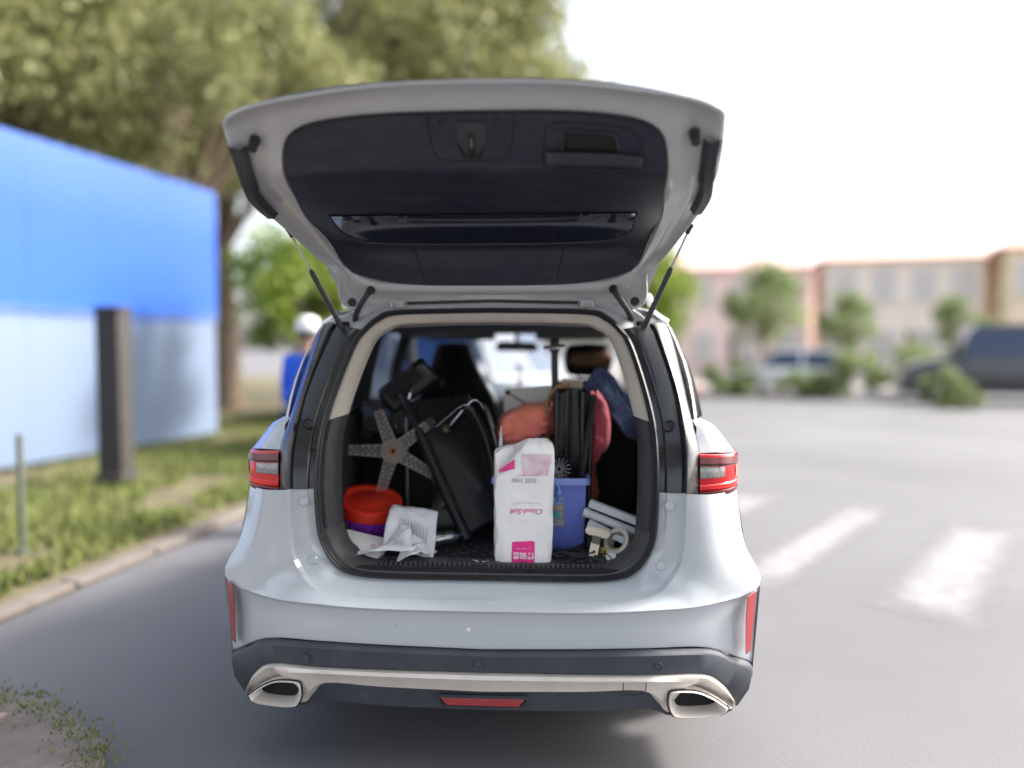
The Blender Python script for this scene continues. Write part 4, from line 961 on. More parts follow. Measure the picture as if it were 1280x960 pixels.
def pillow_grid(outline_rows, depth, y, tilt=0.0):
    pass
def seat(x, kind):
    st = MB()
    if kind == 'sport':
        prof = [(1.525, .075), (1.52, .092), (1.48, .105), (1.42, .125), (1.36, .150), (1.30, .180), (1.24, .215), (1.17, .238), (1.08, .240), (.95, .235), (.80, .23)]
    else:
        prof = [(1.325, .12), (1.32, .17), (1.28, .205), (1.22, .222), (1.12, .235), (1.0, .24), (.85, .235)]
    rows = []
    for z, w in prof:
        yy = 1.80 + (1.3 - z) * .30
        dp = .055 if z < 1.3 else .045
        r = []
        for k in range(24):
            a = 2 * math.pi * k / 24; c, s_ = math.cos(a), math.sin(a)
            sq = (abs(c) ** 3.2 + abs(s_) ** 3.2) ** (-1 / 3.2)
            r.append(V(x + w * c * sq, yy + dp * s_ * sq, z))
        rows.append(r)
    st.grid(rows, True); st.add(rows[0], [tuple(range(24))]); st.add(rows[-1], [tuple(range(24))])
    so = st.build('front_seat', M['leather'], car, sub=1)
    st = MB(); st.box((x, 2.12, .78), (.50, .52, .16)); st.build('seat_cushion', M['leather'], so, bevel=.05, bseg=3)
    if kind == 'sport':
        p = [(-.058, 1.318), (.052, 1.318), (.066, 1.286), (-.058, 1.284), (-.068, 1.30)]
        MB().prism([(x + a, b) for a, b in p], .02, 'y', 1.738).build('seat_slot', M['under'], so)
        q = [V(x + a, 1.738 - (b - 1.3) * .3, b) for a, b in p]
        MB().tube(q, .0035, 6, closed=True).build('slot_bezel', M['chrome'], so)
        MB().add([V(x - .02, 1.734, 1.306), V(x + .045, 1.734, 1.306), V(x + .052, 1.737, 1.294), V(x - .015, 1.737, 1.294)], [(0, 1, 2, 3)]).build('slot_badge', M['chrome'], so)
        for s in (-1, 1):
            MB().tube([V(x + s * a, 1.765 + (1.3 - b) * .3, b) for a, b in ((.185, 1.30), (.220, 1.24), (.243, 1.17), (.246, 1.10))], .004, 5).build('seat_piping', M['chrome'], so)
    else:
        h = MB(); rows = []
        for t in range(9):
            a0 = math.pi * t / 8; z = 1.43 + .095 * math.cos(a0); w = .135 * (abs(math.sin(a0)) ** .35) + .001
            rows.append([V(x + w * math.cos(b), 1.79 + .065 * math.sin(b) * abs(math.sin(a0)) ** .4, z) for b in [2 * math.pi * k / 20 for k in range(20)]])
        h.grid(rows, True); h.build('headrest', M['leather'], so)
        for s in (-1, 1): MB().cyl((x + s * .05, 1.80, 1.30), (x + s * .05, 1.80, 1.38), .007).build('headrest_post', M['steel'], so)
seat(-.325, 'sport')
seat(.425, 'plain')
b = MB(); b.box((0, 1.45, .82), (1.16, .5, .20)); b.build('folded_rear_seat', M['leather'], car, bevel=.05, bseg=3)
# ------------------------------------------------------------------ things in the boot (floor top z=.715)
FZ = .715
def text_mesh(body, size, name, m, parent, fn, shear=0.0, flip=True, align='CENTER', bold=0.0):
    """flat lettering wrapped on a surface by fn(u, v) -> point"""
    cu = bpy.data.curves.new(name, 'FONT'); cu.body = body; cu.size = size; cu.align_x = align; cu.align_y = 'CENTER'; cu.shear = shear; cu.resolution_u = 4; cu.offset = bold
    to = bpy.data.objects.new('tmp', cu); C.objects.link(to)
    dg = bpy.context.evaluated_depsgraph_get(); dg.update()
    me = bpy.data.meshes.new_from_object(to.evaluated_get(dg)); me.name = name
    bpy.data.objects.remove(to); bpy.data.curves.remove(cu)
    k = -1 if flip else 1
    base = Vector((0, 0, 0)); p = parent
    while p is not None: base = base + p.location; p = p.parent
    for v in me.vertices: v.co = fn(k * v.co.x, k * v.co.y) - base
    me.materials.clear(); me.materials.append(m)
    o = bpy.data.objects.new(name, me); C.objects.link(o); o.parent = parent; return o

M['bag'] = mat('white_film', (.80, .79, .79), .42, sss=.15, bump=.25, bscale=22, rvar=.2, vscale=8)
M['pink'] = mat('pink_print', (.78, .03, .26), .45, bump=.2, bscale=22)
M['pink_pale'] = mat('pale_pink_print', (.56, .26, .38), .45, bump=.2, bscale=22, var=.2, vscale=14, col2=(.74, .66, .70))
M['ink_pink'] = mat('pink_ink', (.66, .10, .24), .5); M['ink_grey'] = mat('grey_ink', (.28, .28, .29), .6); M['ink_white'] = mat('white_ink', (.82, .78, .80), .5)
M['ink_black'] = mat('black_ink', (.03, .03, .035), .6)
# tissue pack standing on its head
tp = thing('tissue_pack', 'white tissue pack standing upside down before the blue crate', 'tissue pack', (.135, .27, FZ))
bx0, bx1, by, bd, bz0, bz1 = .030, .233, .225, .11, FZ, 1.112
def bag_front(x, z):
    t = (z - bz0) / (bz1 - bz0)
    e = abs((x - (bx0 + bx1) / 2) / ((bx1 - bx0) / 2))
    return by + .006 * hsh(x * 14, z * 11, 3) + .004 * hsh(x * 40, z * 30, 1) + .018 * max(0, e - .72) ** 2 * 6 + .012 * t
mb = MB(); rows = []
nz = 26
for i in range(nz + 1):
    t = i / nz; z = bz0 + (bz1 - bz0) * t; r = []
    for k in range(20):
        u = k / 19; x = bx0 + (bx1 - bx0) * u
        xx = x + .006 * hsh(2, z * 9, 5) + (.010 * t if u > .5 else .004 * hsh(7, z * 13, 1))
        cut = .062 * max(0, (t - .80) / .20) * max(0, 1 - u / .45)
        r.append(V(xx + .25 * cut, bag_front(x, z) + .5 * cut, z - cut))
    for k in range(7):
        u = k / 6; r.append(V(bx1 + .010 * t + .004 * hsh(u * 5, z * 15, 2) - .010 * math.sin(math.pi * u), by + .03 + bd * u, z))
    for k in range(12):
        u = 1 - k / 11; r.append(V(bx0 + (bx1 - bx0) * u, by + .03 + bd + .006 * hsh(u * 4, z * 8, 9), z))
    for k in range(7):
        u = 1 - k / 6; r.append(V(bx0 - .012 * math.sin(math.pi * u) + .006 * hsh(u * 6, z * 12, 4), by + .03 + bd * u, z))
    rows.append(r)
# loose top: gathers to a skewed ridge
last = rows[-1]
for q, (k, dz, dx) in enumerate(((.93, .014, .002), (.74, .032, .006), (.45, .044, .010), (.2, .048, .012))):
    cx, cy = .142, by + .09
    r = []
    for i, p in enumerate(last):
        left = min(1, max(0, (.13 - p.x) / .08))
        r.append(V(cx + dx + (p.x - cx) * (1 - (1 - k) * .55), cy + (p.y - cy) * k, p.z + dz * (1 - .55 * left) + .010 * hsh(i * .5, q * 2.2, 8)))
    rows.append(r)
mb.grid(rows, True); mb.add(rows[-1], [tuple(range(len(rows[-1])))]); mb.add(rows[0], [tuple(range(len(rows[0])))])
mb.build('wrapper', M['bag'], tp, smooth=60)
F_ = lambda cx, cz: (lambda u, v: V(cx + u, bag_front(cx + u, cz + v) - .0022, cz + v))
def decal(pts, name, m, n=10, off=.0022, parent=None):
    """patch of print on the pack's front: left edge polyline, right edge polyline"""
    L_, R_ = pts; rows = []
    for a, b in zip(L_, R_):
        r = []
        for k in range(n + 1):
            x = a[0] + (b[0] - a[0]) * k / n; z = a[1] + (b[1] - a[1]) * k / n; r.append(V(x, bag_front(x, z) - off, z))
        rows.append(r)
    return MB().grid(rows).build(name, m, parent or tp)
decal(([(.088, FZ + .001), (.088, .745), (.089, .787), (.090, .792)], [(.172, FZ + .001), (.172, .745), (.172, .792), (.163, .797)]), 'brand_block', M['pink'], off=.0016)
text_mesh('恬润恩', .026, 'brand_lettering', M['ink_white'], tp, F_(.131, .744), bold=.0006)
text_mesh('·  SOFT  HOME  PAPER  ·', .0055, 'small_print', M['ink_white'], tp, F_(.131, .768))
text_mesh('Cloud-Soft', .0275, 'script_lettering', M['ink_pink'], tp, F_(.143, .905), shear=.35, bold=.0002)
def arcF(u, v):
    x = .143 + u; z = .936 + v - 1.6 * u * u; return V(x, bag_front(x, z) - .0022, z)
text_mesh('S O F T  A S  A  C L O U D', .0085, 'arc_lettering', M['ink_grey'], tp, arcF)
text_mesh('四层 3300', .021, 'count_lettering', M['ink_grey'], tp, F_(.133, 1.018))
text_mesh('SOFT SKIN FRIENDLY', .0085, 'small_print', M['ink_pink'], tp, F_(.145, 1.036))
# pink print on the folded shoulder of the pack
def sh_pt(row, k, off=.004):
    p = rows[row][k]; n = V(0, -1, .35).normalized(); return p + n * off
MB().grid([[sh_pt(r, k, .003) for k in range(1 + (nz - r) // 2, 7 - (nz - r) // 2)] for r in range(nz - 4, nz + 1, 4)] if False else [[sh_pt(r, k, .003) for k in range(0, 7)] for r in (nz - 3, nz - 2, nz - 1, nz)]).build('shoulder_print', M['pink'], tp)
MB().grid([[rows[r][9 + int(q * (1 if r > nz - 3 else .999))].lerp(rows[r][19 if r > nz - 2 else 18], 0) + V(0, -.003, .001 + .004 * hsh(q * .9, r * 1.3, 2)) for q in range(10)] for r in range(nz - 5, nz + 1)]).build('pale_print', M['pink_pale'], tp)

# blue crate
M['crate'] = mat('blue_crate', (.15, .20, .66), .32, var=.08, vscale=5, rvar=.2, sss=.1)
M['crate_rim'] = mat('blue_rim', (.27, .34, .80), .32)
cr = thing('storage_crate', 'blue plastic storage crate behind the white tissue pack', 'crate', (.20, .58, FZ))
x0, x1, y0, y1, zc0, zc1 = .03, .352, .425, .72, FZ + .002, .992
tw = .012
rowsb = []
for z, e in ((zc0, 0), (zc0 + .02, .004), (zc1, tw)):
    rowsb.append([V(x0 - e, y0 - e, z), V(x1 + e, y0 - e, z), V(x1 + e, y1 + e, z), V(x0 - e, y1 + e, z)])
mb = MB().grid(rowsb, True); mb.add(rowsb[0], [(0, 1, 2, 3)]); mb.build('crate_body', M['crate'], cr, solid=.004, bevel=.006, smooth=30)
rp_ = [V(x0 - .03, y0 - .03, zc1), V(x1 + .028, y0 - .03, zc1), V(x1 + .028, y1 + .02, zc1 + .0), V(x0 - .03, y1 + .02, zc1)]
def rrect(P4, r, n=5):
    out = []
    for i in range(4):
        a, b, c = P4[i - 1], P4[i], P4[(i + 1) % 4]; u = (a - b).normalized(); w = (c - b).normalized()
        for k in range(n + 1):
            t = k / n; out.append((b + u * r) * (1 - t) ** 2 + b * 2 * t * (1 - t) + (b + w * r) * t ** 2)
    return out
ro = rrect(rp_, .03); ri_ = inset(ro, .93)
MB().grid([shift(ri_, (0, 0, -.004)), shift(ri_, (0, 0, .004)), shift(ro, (0, 0, .006)), shift(inset(ro, 1.01), (0, 0, -.004)), shift(inset(ro, 1.01), (0, 0, -.020)), shift(inset(ro, .985), (0, 0, -.020))], True).build('crate_rim', M['crate_rim'], cr, smooth=50)
lb = MB().box((.250, y0 - .0105, .865), (.060, .003, .118)).build('crate_label', mat('label', (.20, .24, .30), .5), cr)
cols_l = [((.250, .908), (.056, .026), (.22, .42, .72)), ((.250, .880), (.056, .020), (.42, .36, .28)), ((.243, .853), (.036, .024), (.05, .35, .42)), ((.271, .853), (.015, .024), (.35, .38, .38)), ((.250, .824), (.056, .022), (.40, .42, .42))]
for (cx, cz), (w_, h_), col in cols_l:
    MB().box((cx, y0 - .0128, cz), (w_, .002, h_)).build('label_print', mat('print', col, .5, var=.35, vscale=60), lb)
text_mesh('TM1 5', .014, 'label_lettering', M['ink_black'], lb, lambda u, v: V(.255 + u, y0 - .0145, .824 + v), flip=False)
mb = MB(); mb.tube(crv([(.247, y0 - .034, .985), (.262, y0 - .036, .96), (.262, y0 - .03, .925), (.258, y0 - .022, .905), (.246, y0 - .02, .895), (.232, y0 - .018, .90), (.226, y0 - .016, .91)], 5), .0035, 7); mb.box((.262, y0 - .034, .944), (.013, .008, .016), (0, .5, 0))
mb.build('crate_clip', mat('pale_blue_clip', (.25, .45, .85), .35), cr)

# folded black camp chair and pump standing in the crate
M['black_metal'] = mat('black_metal', (.010, .010, .012), .28, metal=.2, coat=.6, rvar=.2, vscale=12)
M['nylon'] = mat('black_nylon', (.010, .010, .013), .38, coat=.25, bump=.5, bscale=18)
cc_ = thing('folded_camp_chair', 'folded black camp chair standing in the blue crate', 'camp chair', (.31, .56, zc0 + .004))
rows = []
for i in range(15):
    t = i / 14; z = .73 + .595 * t; r = []
    for k in range(28):
        a = 2 * math.pi * k / 28
        rr_ = 1 + .16 * math.sin(5 * a + 2 * t) + .10 * math.sin(9 * a - 3 * t)
        r.append(V(.312 + (.052 + .026 * t) * rr_ * math.cos(a) * (1.0 if t < .97 else .8), .55 + .05 * rr_ * math.sin(a), z + .012 * math.sin(3 * a) * (t > .9)))
    rows.append(r)
mb = MB().grid(rows, True); mb.add(rows[-1], [tuple(range(28))]); mb.add(rows[0], [tuple(range(28))]); mb.build('seat_fabric', M['nylon'], cc_, smooth=60)
for (xa, ya, xb, yb, zt) in ((.245, .49, .252, .495, 1.322), (.285, .478, .290, .482, 1.330), (.345, .482, .355, .486, 1.325), (.375, .50, .392, .52, 1.31), (.30, .62, .31, .63, 1.31)):
    MB().cyl((xa, ya, .735), (xb, yb, zt), .0085, seg=10).build('leg', M['black_metal'], cc_)
MB().tube([V(.330, .470, .86), V(.372, .488, 1.16), V(.402, .515, 1.305)], .014, 8, flat=.5).build('strap', M['fabric_black'], cc_)
fan = thing('wire_cup', 'small dark wire mesh cup lying in the blue crate', 'cup', (.245, .46, .985))
fan.location = (.246, .455, .99)
mb = MB(); ax = V(.15, -1, .10).normalized(); c_ = V(.262, .405, 1.032)
mb.lathe([(.048, 0), (.050, .003), (.050, .012), (.046, .07), (.044, .11), (.0001, .112), (.0001, .108), (.040, .106), (.043, .07), (.046, .0)], c_ , -ax, 28); mb.build('cup_wall', M['black_metal'], fan)
q_ = ax.to_track_quat('Z', 'Y').to_matrix()
mb = MB()
for k in range(16):
    a = 2 * math.pi * k / 16
    mb.tube([c_ - ax * .012 + q_ @ V(.008 * math.cos(a), .008 * math.sin(a), 0), c_ - ax * .004 + q_ @ V(.046 * math.cos(a), .046 * math.sin(a), 0)], .0012, 4)
mb.build('spokes', M['steel'], fan)

pump = thing('hand_pump', 'black hand pump with T handle standing behind the crate', 'pump', (.243, .80, FZ))
MB().cyl((.243, .80, FZ + .004), (.243, .80, 1.30), .022).build('barrel', M['black_metal'], pump)
MB().cyl((.243, .80, 1.30), (.241, .80, 1.492), .0155).build('shaft', mat('dark_shaft', (.05, .05, .052), .45), pump)
MB().lathe([(.017, 0), (.022, .003), (.022, .012), (.017, .014)], (.241, .80, 1.478)).build('collar', M['black_plastic'], pump)
mb = MB(); mb.prism([(.192, 1.493), (.200, 1.490), (.280, 1.500), (.288, 1.506), (.287, 1.515), (.276, 1.517), (.196, 1.507), (.191, 1.502)], .03, 'y', .785); mb.build('handle', mat('grey_handle', (.16, .155, .15), .6, var=.2), pump, bevel=.003)
MB().box((.241, .80, 1.524), (.040, .03, .026)).build('handle_cap', M['black_plastic'], pump, bevel=.004)
MB().box((.243, .80, FZ + .012), (.16, .06, .02)).build('foot_plate', M['black_metal'], pump, bevel=.004)

# board with a hole and red cord
bd_ = thing('white_board', 'pale speckled board with a corner hole and red cord', 'board', (.12, .87, FZ))
MB().prism([(.018, FZ + .003), (.24, FZ + .003), (.24, 1.315), (.236, 1.331), (.215, 1.333), (.03, 1.318), (.018, 1.308)], .012, 'y', .862).build('panel', mat('speckled_board', (.72, .70, .65), .7, var=.25, vscale=120), bd_, bevel=.004)
MB().lathe([(.0001, .001), (.007, .001), (.0095, .002), (.011, 0)], (.034, .862, 1.300), (0, -1, 0)).build('hole', mat('hole', (.015, .006, .006), .9), bd_)
MB().tube([V(.034, .856, 1.300), V(.075, .852, 1.274), V(.12, .85, 1.250)], .003, 6).build('cord', mat('red_cord', (.16, .02, .02), .8), bd_)

# pink-orange quilt bag
M['coral'] = mat('coral_cloth', (.80, .24, .13), .75, sheen=.2, var=.18, vscale=6, bump=.3, bscale=60, col2=(.66, .14, .15))
def blob_cloth(name, label, cat, ctr, rad, m, seed, folds=.18, nseg=40, nring=26, pinch=None, flatb=None):
    rows = []
    for i in range(nring + 1):
        a = math.pi * i / nring; r = []
        for k in range(nseg):
            b = 2 * math.pi * k / nseg
            d = V(math.sin(a) * math.cos(b), math.sin(a) * math.sin(b), math.cos(a))
            sq = (abs(d.x) ** 3 + abs(d.y) ** 3 + abs(d.z) ** 3) ** (-1 / 3)
            f = sq * (1 + folds * (hsh(d.x * 2.2 + seed, d.y * 2.2, d.z * 2.2) + .6 * (abs(hsh(d.x * 4 + seed, d.y * 4, d.z * 6)) * 2 - .5)))
            p = V(ctr[0] + rad[0] * d.x * f, ctr[1] + rad[1] * d.y * f, ctr[2] + rad[2] * d.z * f)
            if pinch: p = pinch(p)
            if flatb is not None and p.z < flatb: p.z = flatb
            r.append(p)
        rows.append(r)
    mb = MB().grid(rows, True)
    return tag(mb.build(name, m, smooth=70, weld=True), label, cat)
qb = thing('coral_bag', 'coral pink cloth bag bulging behind the crate and camp chair', 'bag', (.22, .78, FZ))
def add_part(fn, name, parent):
    o = fn
    o.parent = parent; o.location = o.location - parent.location; o.name = name
    for k in ('label', 'category', 'group'):
        if k in o: del o[k]
    return o
def pin(p):
    t = (p.x - .01) / .22; p.z += .050 * max(0, min(1, t)) - .010; return p
add_part(blob_cloth('bag_body', 'x', 'x', (.125, .64, 1.165), (.125, .10, .078), M['coral'], 3.1, .20, pinch=pin), 'bag_end', qb)
def pin2(p):
    t = (1.32 - p.z) / .3; p.x += .020 * math.sin(math.pi * max(0, min(1, t))) - .015 * (t > .8); return p
add_part(blob_cloth('bag_side', 'x', 'x', (.405, .64, 1.165), (.045, .09, .150), mat('rose_cloth', (.58, .09, .12), .7, sheen=.2, var=.15, vscale=5, bump=.3, bscale=50), 7.7, .14, pinch=pin2), 'bag_side', qb)
add_part(blob_cloth('bag_base', 'x', 'x', (.235, .80, .90), (.19, .055, .18), M['coral'], 1.7, .08, flatb=FZ + .001), 'bag_base', qb)
MB().tube([V(.205, .60, 1.18), V(.212, .555, 1.24), V(.222, .575, 1.30), V(.255, .60, 1.335), V(.305, .62, 1.343)], .016, 8, flat=.3).build('bag_handle', mat('tan_strap', (.40, .24, .13), .75), qb)
MB().box((.315, .655, 1.345), (.085, .008, .045), (0, .1, 0)).build('bag_tag', mat('tag', (.48, .42, .34), .7), qb, bevel=.003)
# coat thrown over the seats
M['plaid'] = mat('navy_plaid', (.030, .045, .105), .9, sheen=.2, bump=.3, bscale=40)
def plaid():
    m = M['plaid']; nt = m.node_tree; b = nt.nodes['Principled BSDF']; tc = nt.nodes.new('ShaderNodeTexCoord')
    mp = nt.nodes.new('ShaderNodeMapping'); mp.inputs['Rotation'].default_value = (0, .5, 0); mp.inputs['Scale'].default_value = (1, 1, 1)
    nt.links.new(tc.outputs['Object'], mp.inputs[0])
    sep = nt.nodes.new('ShaderNodeSeparateXYZ'); nt.links.new(mp.outputs[0], sep.inputs[0])
    outs = []
    for ax_ in (0, 2):
        mu = nt.nodes.new('ShaderNodeMath'); mu.operation = 'MULTIPLY'; mu.inputs[1].default_value = 26; nt.links.new(sep.outputs[ax_], mu.inputs[0])
        fr = nt.nodes.new('ShaderNodeMath'); fr.operation = 'FRACT'; nt.links.new(mu.outputs[0], fr.inputs[0])
        lt = nt.nodes.new('ShaderNodeMath'); lt.operation = 'LESS_THAN'; lt.inputs[1].default_value = .10; nt.links.new(fr.outputs[0], lt.inputs[0]); outs.append(lt)
    ad = nt.nodes.new('ShaderNodeMath'); ad.operation = 'MAXIMUM'; nt.links.new(outs[0].outputs[0], ad.inputs[0]); nt.links.new(outs[1].outputs[0], ad.inputs[1])
    mx = nt.nodes.new('ShaderNodeMix'); mx.data_type = 'RGBA'; nt.links.new(ad.outputs[0], mx.inputs['Factor']); mx.inputs['A'].default_value = (.075, .105, .205, 1); mx.inputs['B'].default_value = (.035, .050, .11, 1)
    nt.links.new(mx.outputs['Result'], b.inputs['Base Color'])
plaid()
def coat_pt(u, v):
    # u across, v down: drapes from the top ridge towards the wheel arch
    x = .365 + .255 * u; z = 1.335 + .075 * math.sin(math.pi * min(1, u * 1.5)) - .09 * max(0, u - .4) - (.15 + .05 * u) * v
    y = .80 - .05 * math.sin(math.pi * u) - .05 * v + .030 * hsh(u * 3.2, v * 2.4, 2) + .020 * abs(hsh(u * 6, v * 5, 6)) + .012 * hsh(u * 13, v * 9, 4)
    return V(x + .02 * hsh(u * 2, v * 4, 1), y, z + .012 * hsh(u * 6, v * 3, 9))
MBc = MB().grid([[coat_pt(u / 26, v / 20) for u in range(27)] for v in range(21)]); 
co = thing('plaid_coat', 'crumpled navy plaid coat heaped behind the camp chair', 'coat', (.5, .85, FZ))
MBc.build('coat_front', M['plaid'], co, solid=.006, smooth=70)
def cp(p): return p
add_part(blob_cloth('coat_heap', 'x', 'x', (.50, .90, 1.02), (.105, .085, .28), M['fabric_black'], 9.3, .10, flatb=FZ + .001), 'coat_heap', co)
# head cushion on the passenger seat
hc = []
rows = []
for i in range(13):
    a = math.pi * i / 12; r = []
    for k in range(20):
        b = 2 * math.pi * k / 20; w = abs(math.sin(a)) ** .45
        r.append(V(.438 + .118 * math.copysign(abs(math.cos(a)) ** .7, math.cos(a)), 1.722 + .034 * math.sin(b) * w, 1.435 + .042 * math.copysign(abs(math.cos(b)) ** .8, math.cos(b)) * w + .003 * hsh(i, k, 0)))
    rows.append(r)
tag(MB().grid(rows, True).build('head_cushion', mat('tan_leather', (.34, .17, .10), .5, bump=.2, bscale=60, var=.1), weld=True), 'tan head cushion strapped on the front passenger headrest', 'cushion')
# ornament under the mirror
og = thing('mirror_ornament', 'round hanging charm with red tassel below the interior mirror', 'ornament', (.018, 2.30, 1.25))
MB().tube([V(.010, 2.30, 1.475), V(.018, 2.30, 1.40)], .0012, 5).build('cord', M['ink_black'], og)
mb = MB(); mb.tube([V(.018 + .019 * math.cos(a), 2.30, 1.365 + .028 * math.sin(a)) for a in [2 * math.pi * k / 20 for k in range(20)]], .004, 6, closed=True); mb.tube([V(.018, 2.30, 1.39), V(.010, 2.30, 1.365), V(.026, 2.30, 1.35), V(.018, 2.30, 1.338)], .004, 6); mb.build('charm', M['gloss_black'], og)
mb = MB(); mb.lathe([(.004, .03), (.008, .02), (.010, .0), (.011, -.045), (.0001, -.046)], (.018, 2.30, 1.295)); mb.build('tassel', mat('red_tassel', (.22, .015, .02), .8, bump=.5, bscale=200), og)

# office chair in pieces: leaning seat and star base
oc = thing('office_chair_seat', 'black leather office chair seat leaning with glossy armrests', 'chair', (-.18, .60, FZ))
UL, UR, LRr, LL = V(-.392, .72, 1.262), V(-.135, .80, 1.292), V(.012, .55, .80), V(-.112, .49, .735)
def slab_pt(u, v, off=0.0):
    p = UL.lerp(UR, u).lerp(LL.lerp(LRr, u), v)
    n = (UR - UL).cross(LL - UL).normalized(); n = n if n.y < 0 else -n
    return p + n * (off + .018 * math.sin(math.pi * u) * math.sin(math.pi * v))
rowsA = [[slab_pt(u / 12, v / 16, .03) for u in range(13)] for v in range(17)]
mb = MB().grid(rowsA); mb.grid([[slab_pt(u / 12, v / 16, -.045) for u in range(13)] for v in range(17)])
edge_f = [slab_pt(u / 12, 0, .03) for u in range(13)] + [slab_pt(1, v / 16, .03) for v in range(1, 17)] + [slab_pt(1 - u / 12, 1, .03) for u in range(1, 13)] + [slab_pt(0, 1 - v / 16, .03) for v in range(1, 16)]
edge_b = [slab_pt(u / 12, 0, -.045) for u in range(13)] + [slab_pt(1, v / 16, -.045) for v in range(1, 17)] + [slab_pt(1 - u / 12, 1, -.045) for u in range(1, 13)] + [slab_pt(0, 1 - v / 16, -.045) for v in range(1, 16)]
mb.grid([edge_f, edge_b], True); mb.build('cushion', M['leather'], oc, smooth=50, weld=True, bevel=.012)
MB().tube(crv([slab_pt(-.02, -.05, .03), slab_pt(-.03, .2, .035), slab_pt(-.03, .5, .038), slab_pt(-.03, .8, .035), slab_pt(.0, 1.02, .03)], 5), .024, 10).build('padded_rim', M['leather'], oc)
# folded headrest flap at the top corner
mb = MB(); mb.M = Matrix.Translation((-.40, .78, 1.335)) @ Euler((.25, R(-38), .1)).to_matrix().to_4x4(); mb.box((0, 0, 0), (.25, .09, .115)); mb.build('head_flap', M['leather'], oc, bevel=.018, bseg=3)
mb = MB(); mb.M = Matrix.Translation((-.405, .722, 1.345)) @ Euler((.25, R(-38), .1)).to_matrix().to_4x4(); mb.box((0, 0, 0), (.17, .02, .065)); mb.build('flap_panel', M['fabric_black'], oc, bevel=.006)
MB().tube([slab_pt(-.01, .02, .060), slab_pt(.03, .0, .062), slab_pt(.28, -.20, .055), slab_pt(.33, -.26, .05)], .0028, 6).build('chrome_edge', M['chrome'], oc)
hub = slab_pt(.42, .28, .052); nn = (UR - UL).cross(LL - UL).normalized(); nn = nn if nn.y < 0 else -nn
MB().lathe([(.0001, .016), (.006, .016), (.010, .012), (.016, .010), (.019, -.01)], hub, nn).build('bolt', mat('brass_bolt', (.20, .18, .12), .45, metal=.6), oc)
# glossy armrests curving over the seat
M['piano'] = mat('piano_black', (.008, .009, .011), .25, coat=.35)
def arm_pts(k):
    return crv([(-.262 + k * .05, .60, 1.158 + k * .0), (-.185 + k * .045, .585, 1.222 + k * .02), (-.128 + k * .035, .575, 1.262 + k * .02), (-.085 + k * .03, .57, 1.235 + k * .01), (-.035 + k * .02, .56, 1.13), (.0 + k * .012, .55, .98), (.018 + k * .0, .54, .83)], 5)
for k in (0, 1):
    a_ = arm_pts(k)
    rows = [shift(a_, (0, 0, 0)), shift(a_, (.012, -.022, .010)), shift(a_, (.028, -.018, .004)), shift(a_, (.034, .0, -.004))] if k else [shift(a_, (-.03, .01, -.03)), shift(a_, (-.016, -.018, -.012)), shift(a_, (.004, -.026, .0)), shift(a_, (.018, -.010, .004))]
    ar = MB().grid(rows).build('armrest', M['piano'], oc, smooth=60)
    MB().tube([p + V(.005 if k == 0 else .012, -.028 if k == 0 else -.024, .006) for p in a_[1:16]], .0014, 6).build('chrome_trim', M['chrome'], ar)
st_ = thing('chair_star_base', 'grey five-armed chair base with ribbed arms leaning at the boot side', 'chair base', (-.425, .62, FZ))
M['truss'] = mat('grey_nylon', (.31, .29, .26), .6, var=.2, vscale=20)
hubc = V(-.425, .60, 1.070)
tilt = Euler((R(-8), 0, R(6))).to_matrix()
def sp(x, z, y=0.0): return hubc + tilt @ V(x, y, z)
arms = [(178, .200), (111, .180), (38, .175), (-31, .188), (-107, .172)]
hb = MB()
for r in (.018, .030, .048): hb.tube([sp(r * math.cos(a), r * math.sin(a), -.012) for a in [2 * math.pi * k / 28 for k in range(28)]], .0035, 6, closed=True)
for k in range(14):
    a = 2 * math.pi * k / 14; hb.tube([sp(.020 * math.cos(a), .020 * math.sin(a), -.01), sp(.046 * math.cos(a), .046 * math.sin(a), -.01)], .002, 5)
hb.lathe([(.0001, 0), (.050, 0), (.050, .03), (.0001, .03)], sp(0, 0, .0), tilt @ V(0, 1, 0), 28)
hb.build('hub', M['truss'], st_)
MB().tube([sp(.013 * math.cos(a), .013 * math.sin(a), -.016) for a in [2 * math.pi * k / 20 for k in range(20)]], .0045, 6, closed=True).build('bearing_ring', mat('copper', (.42, .16, .09), .45, metal=.6), st_)
MB().cyl(sp(0, 0, -.010), sp(0, 0, -.004), .010).build('bore', M['under'], st_)
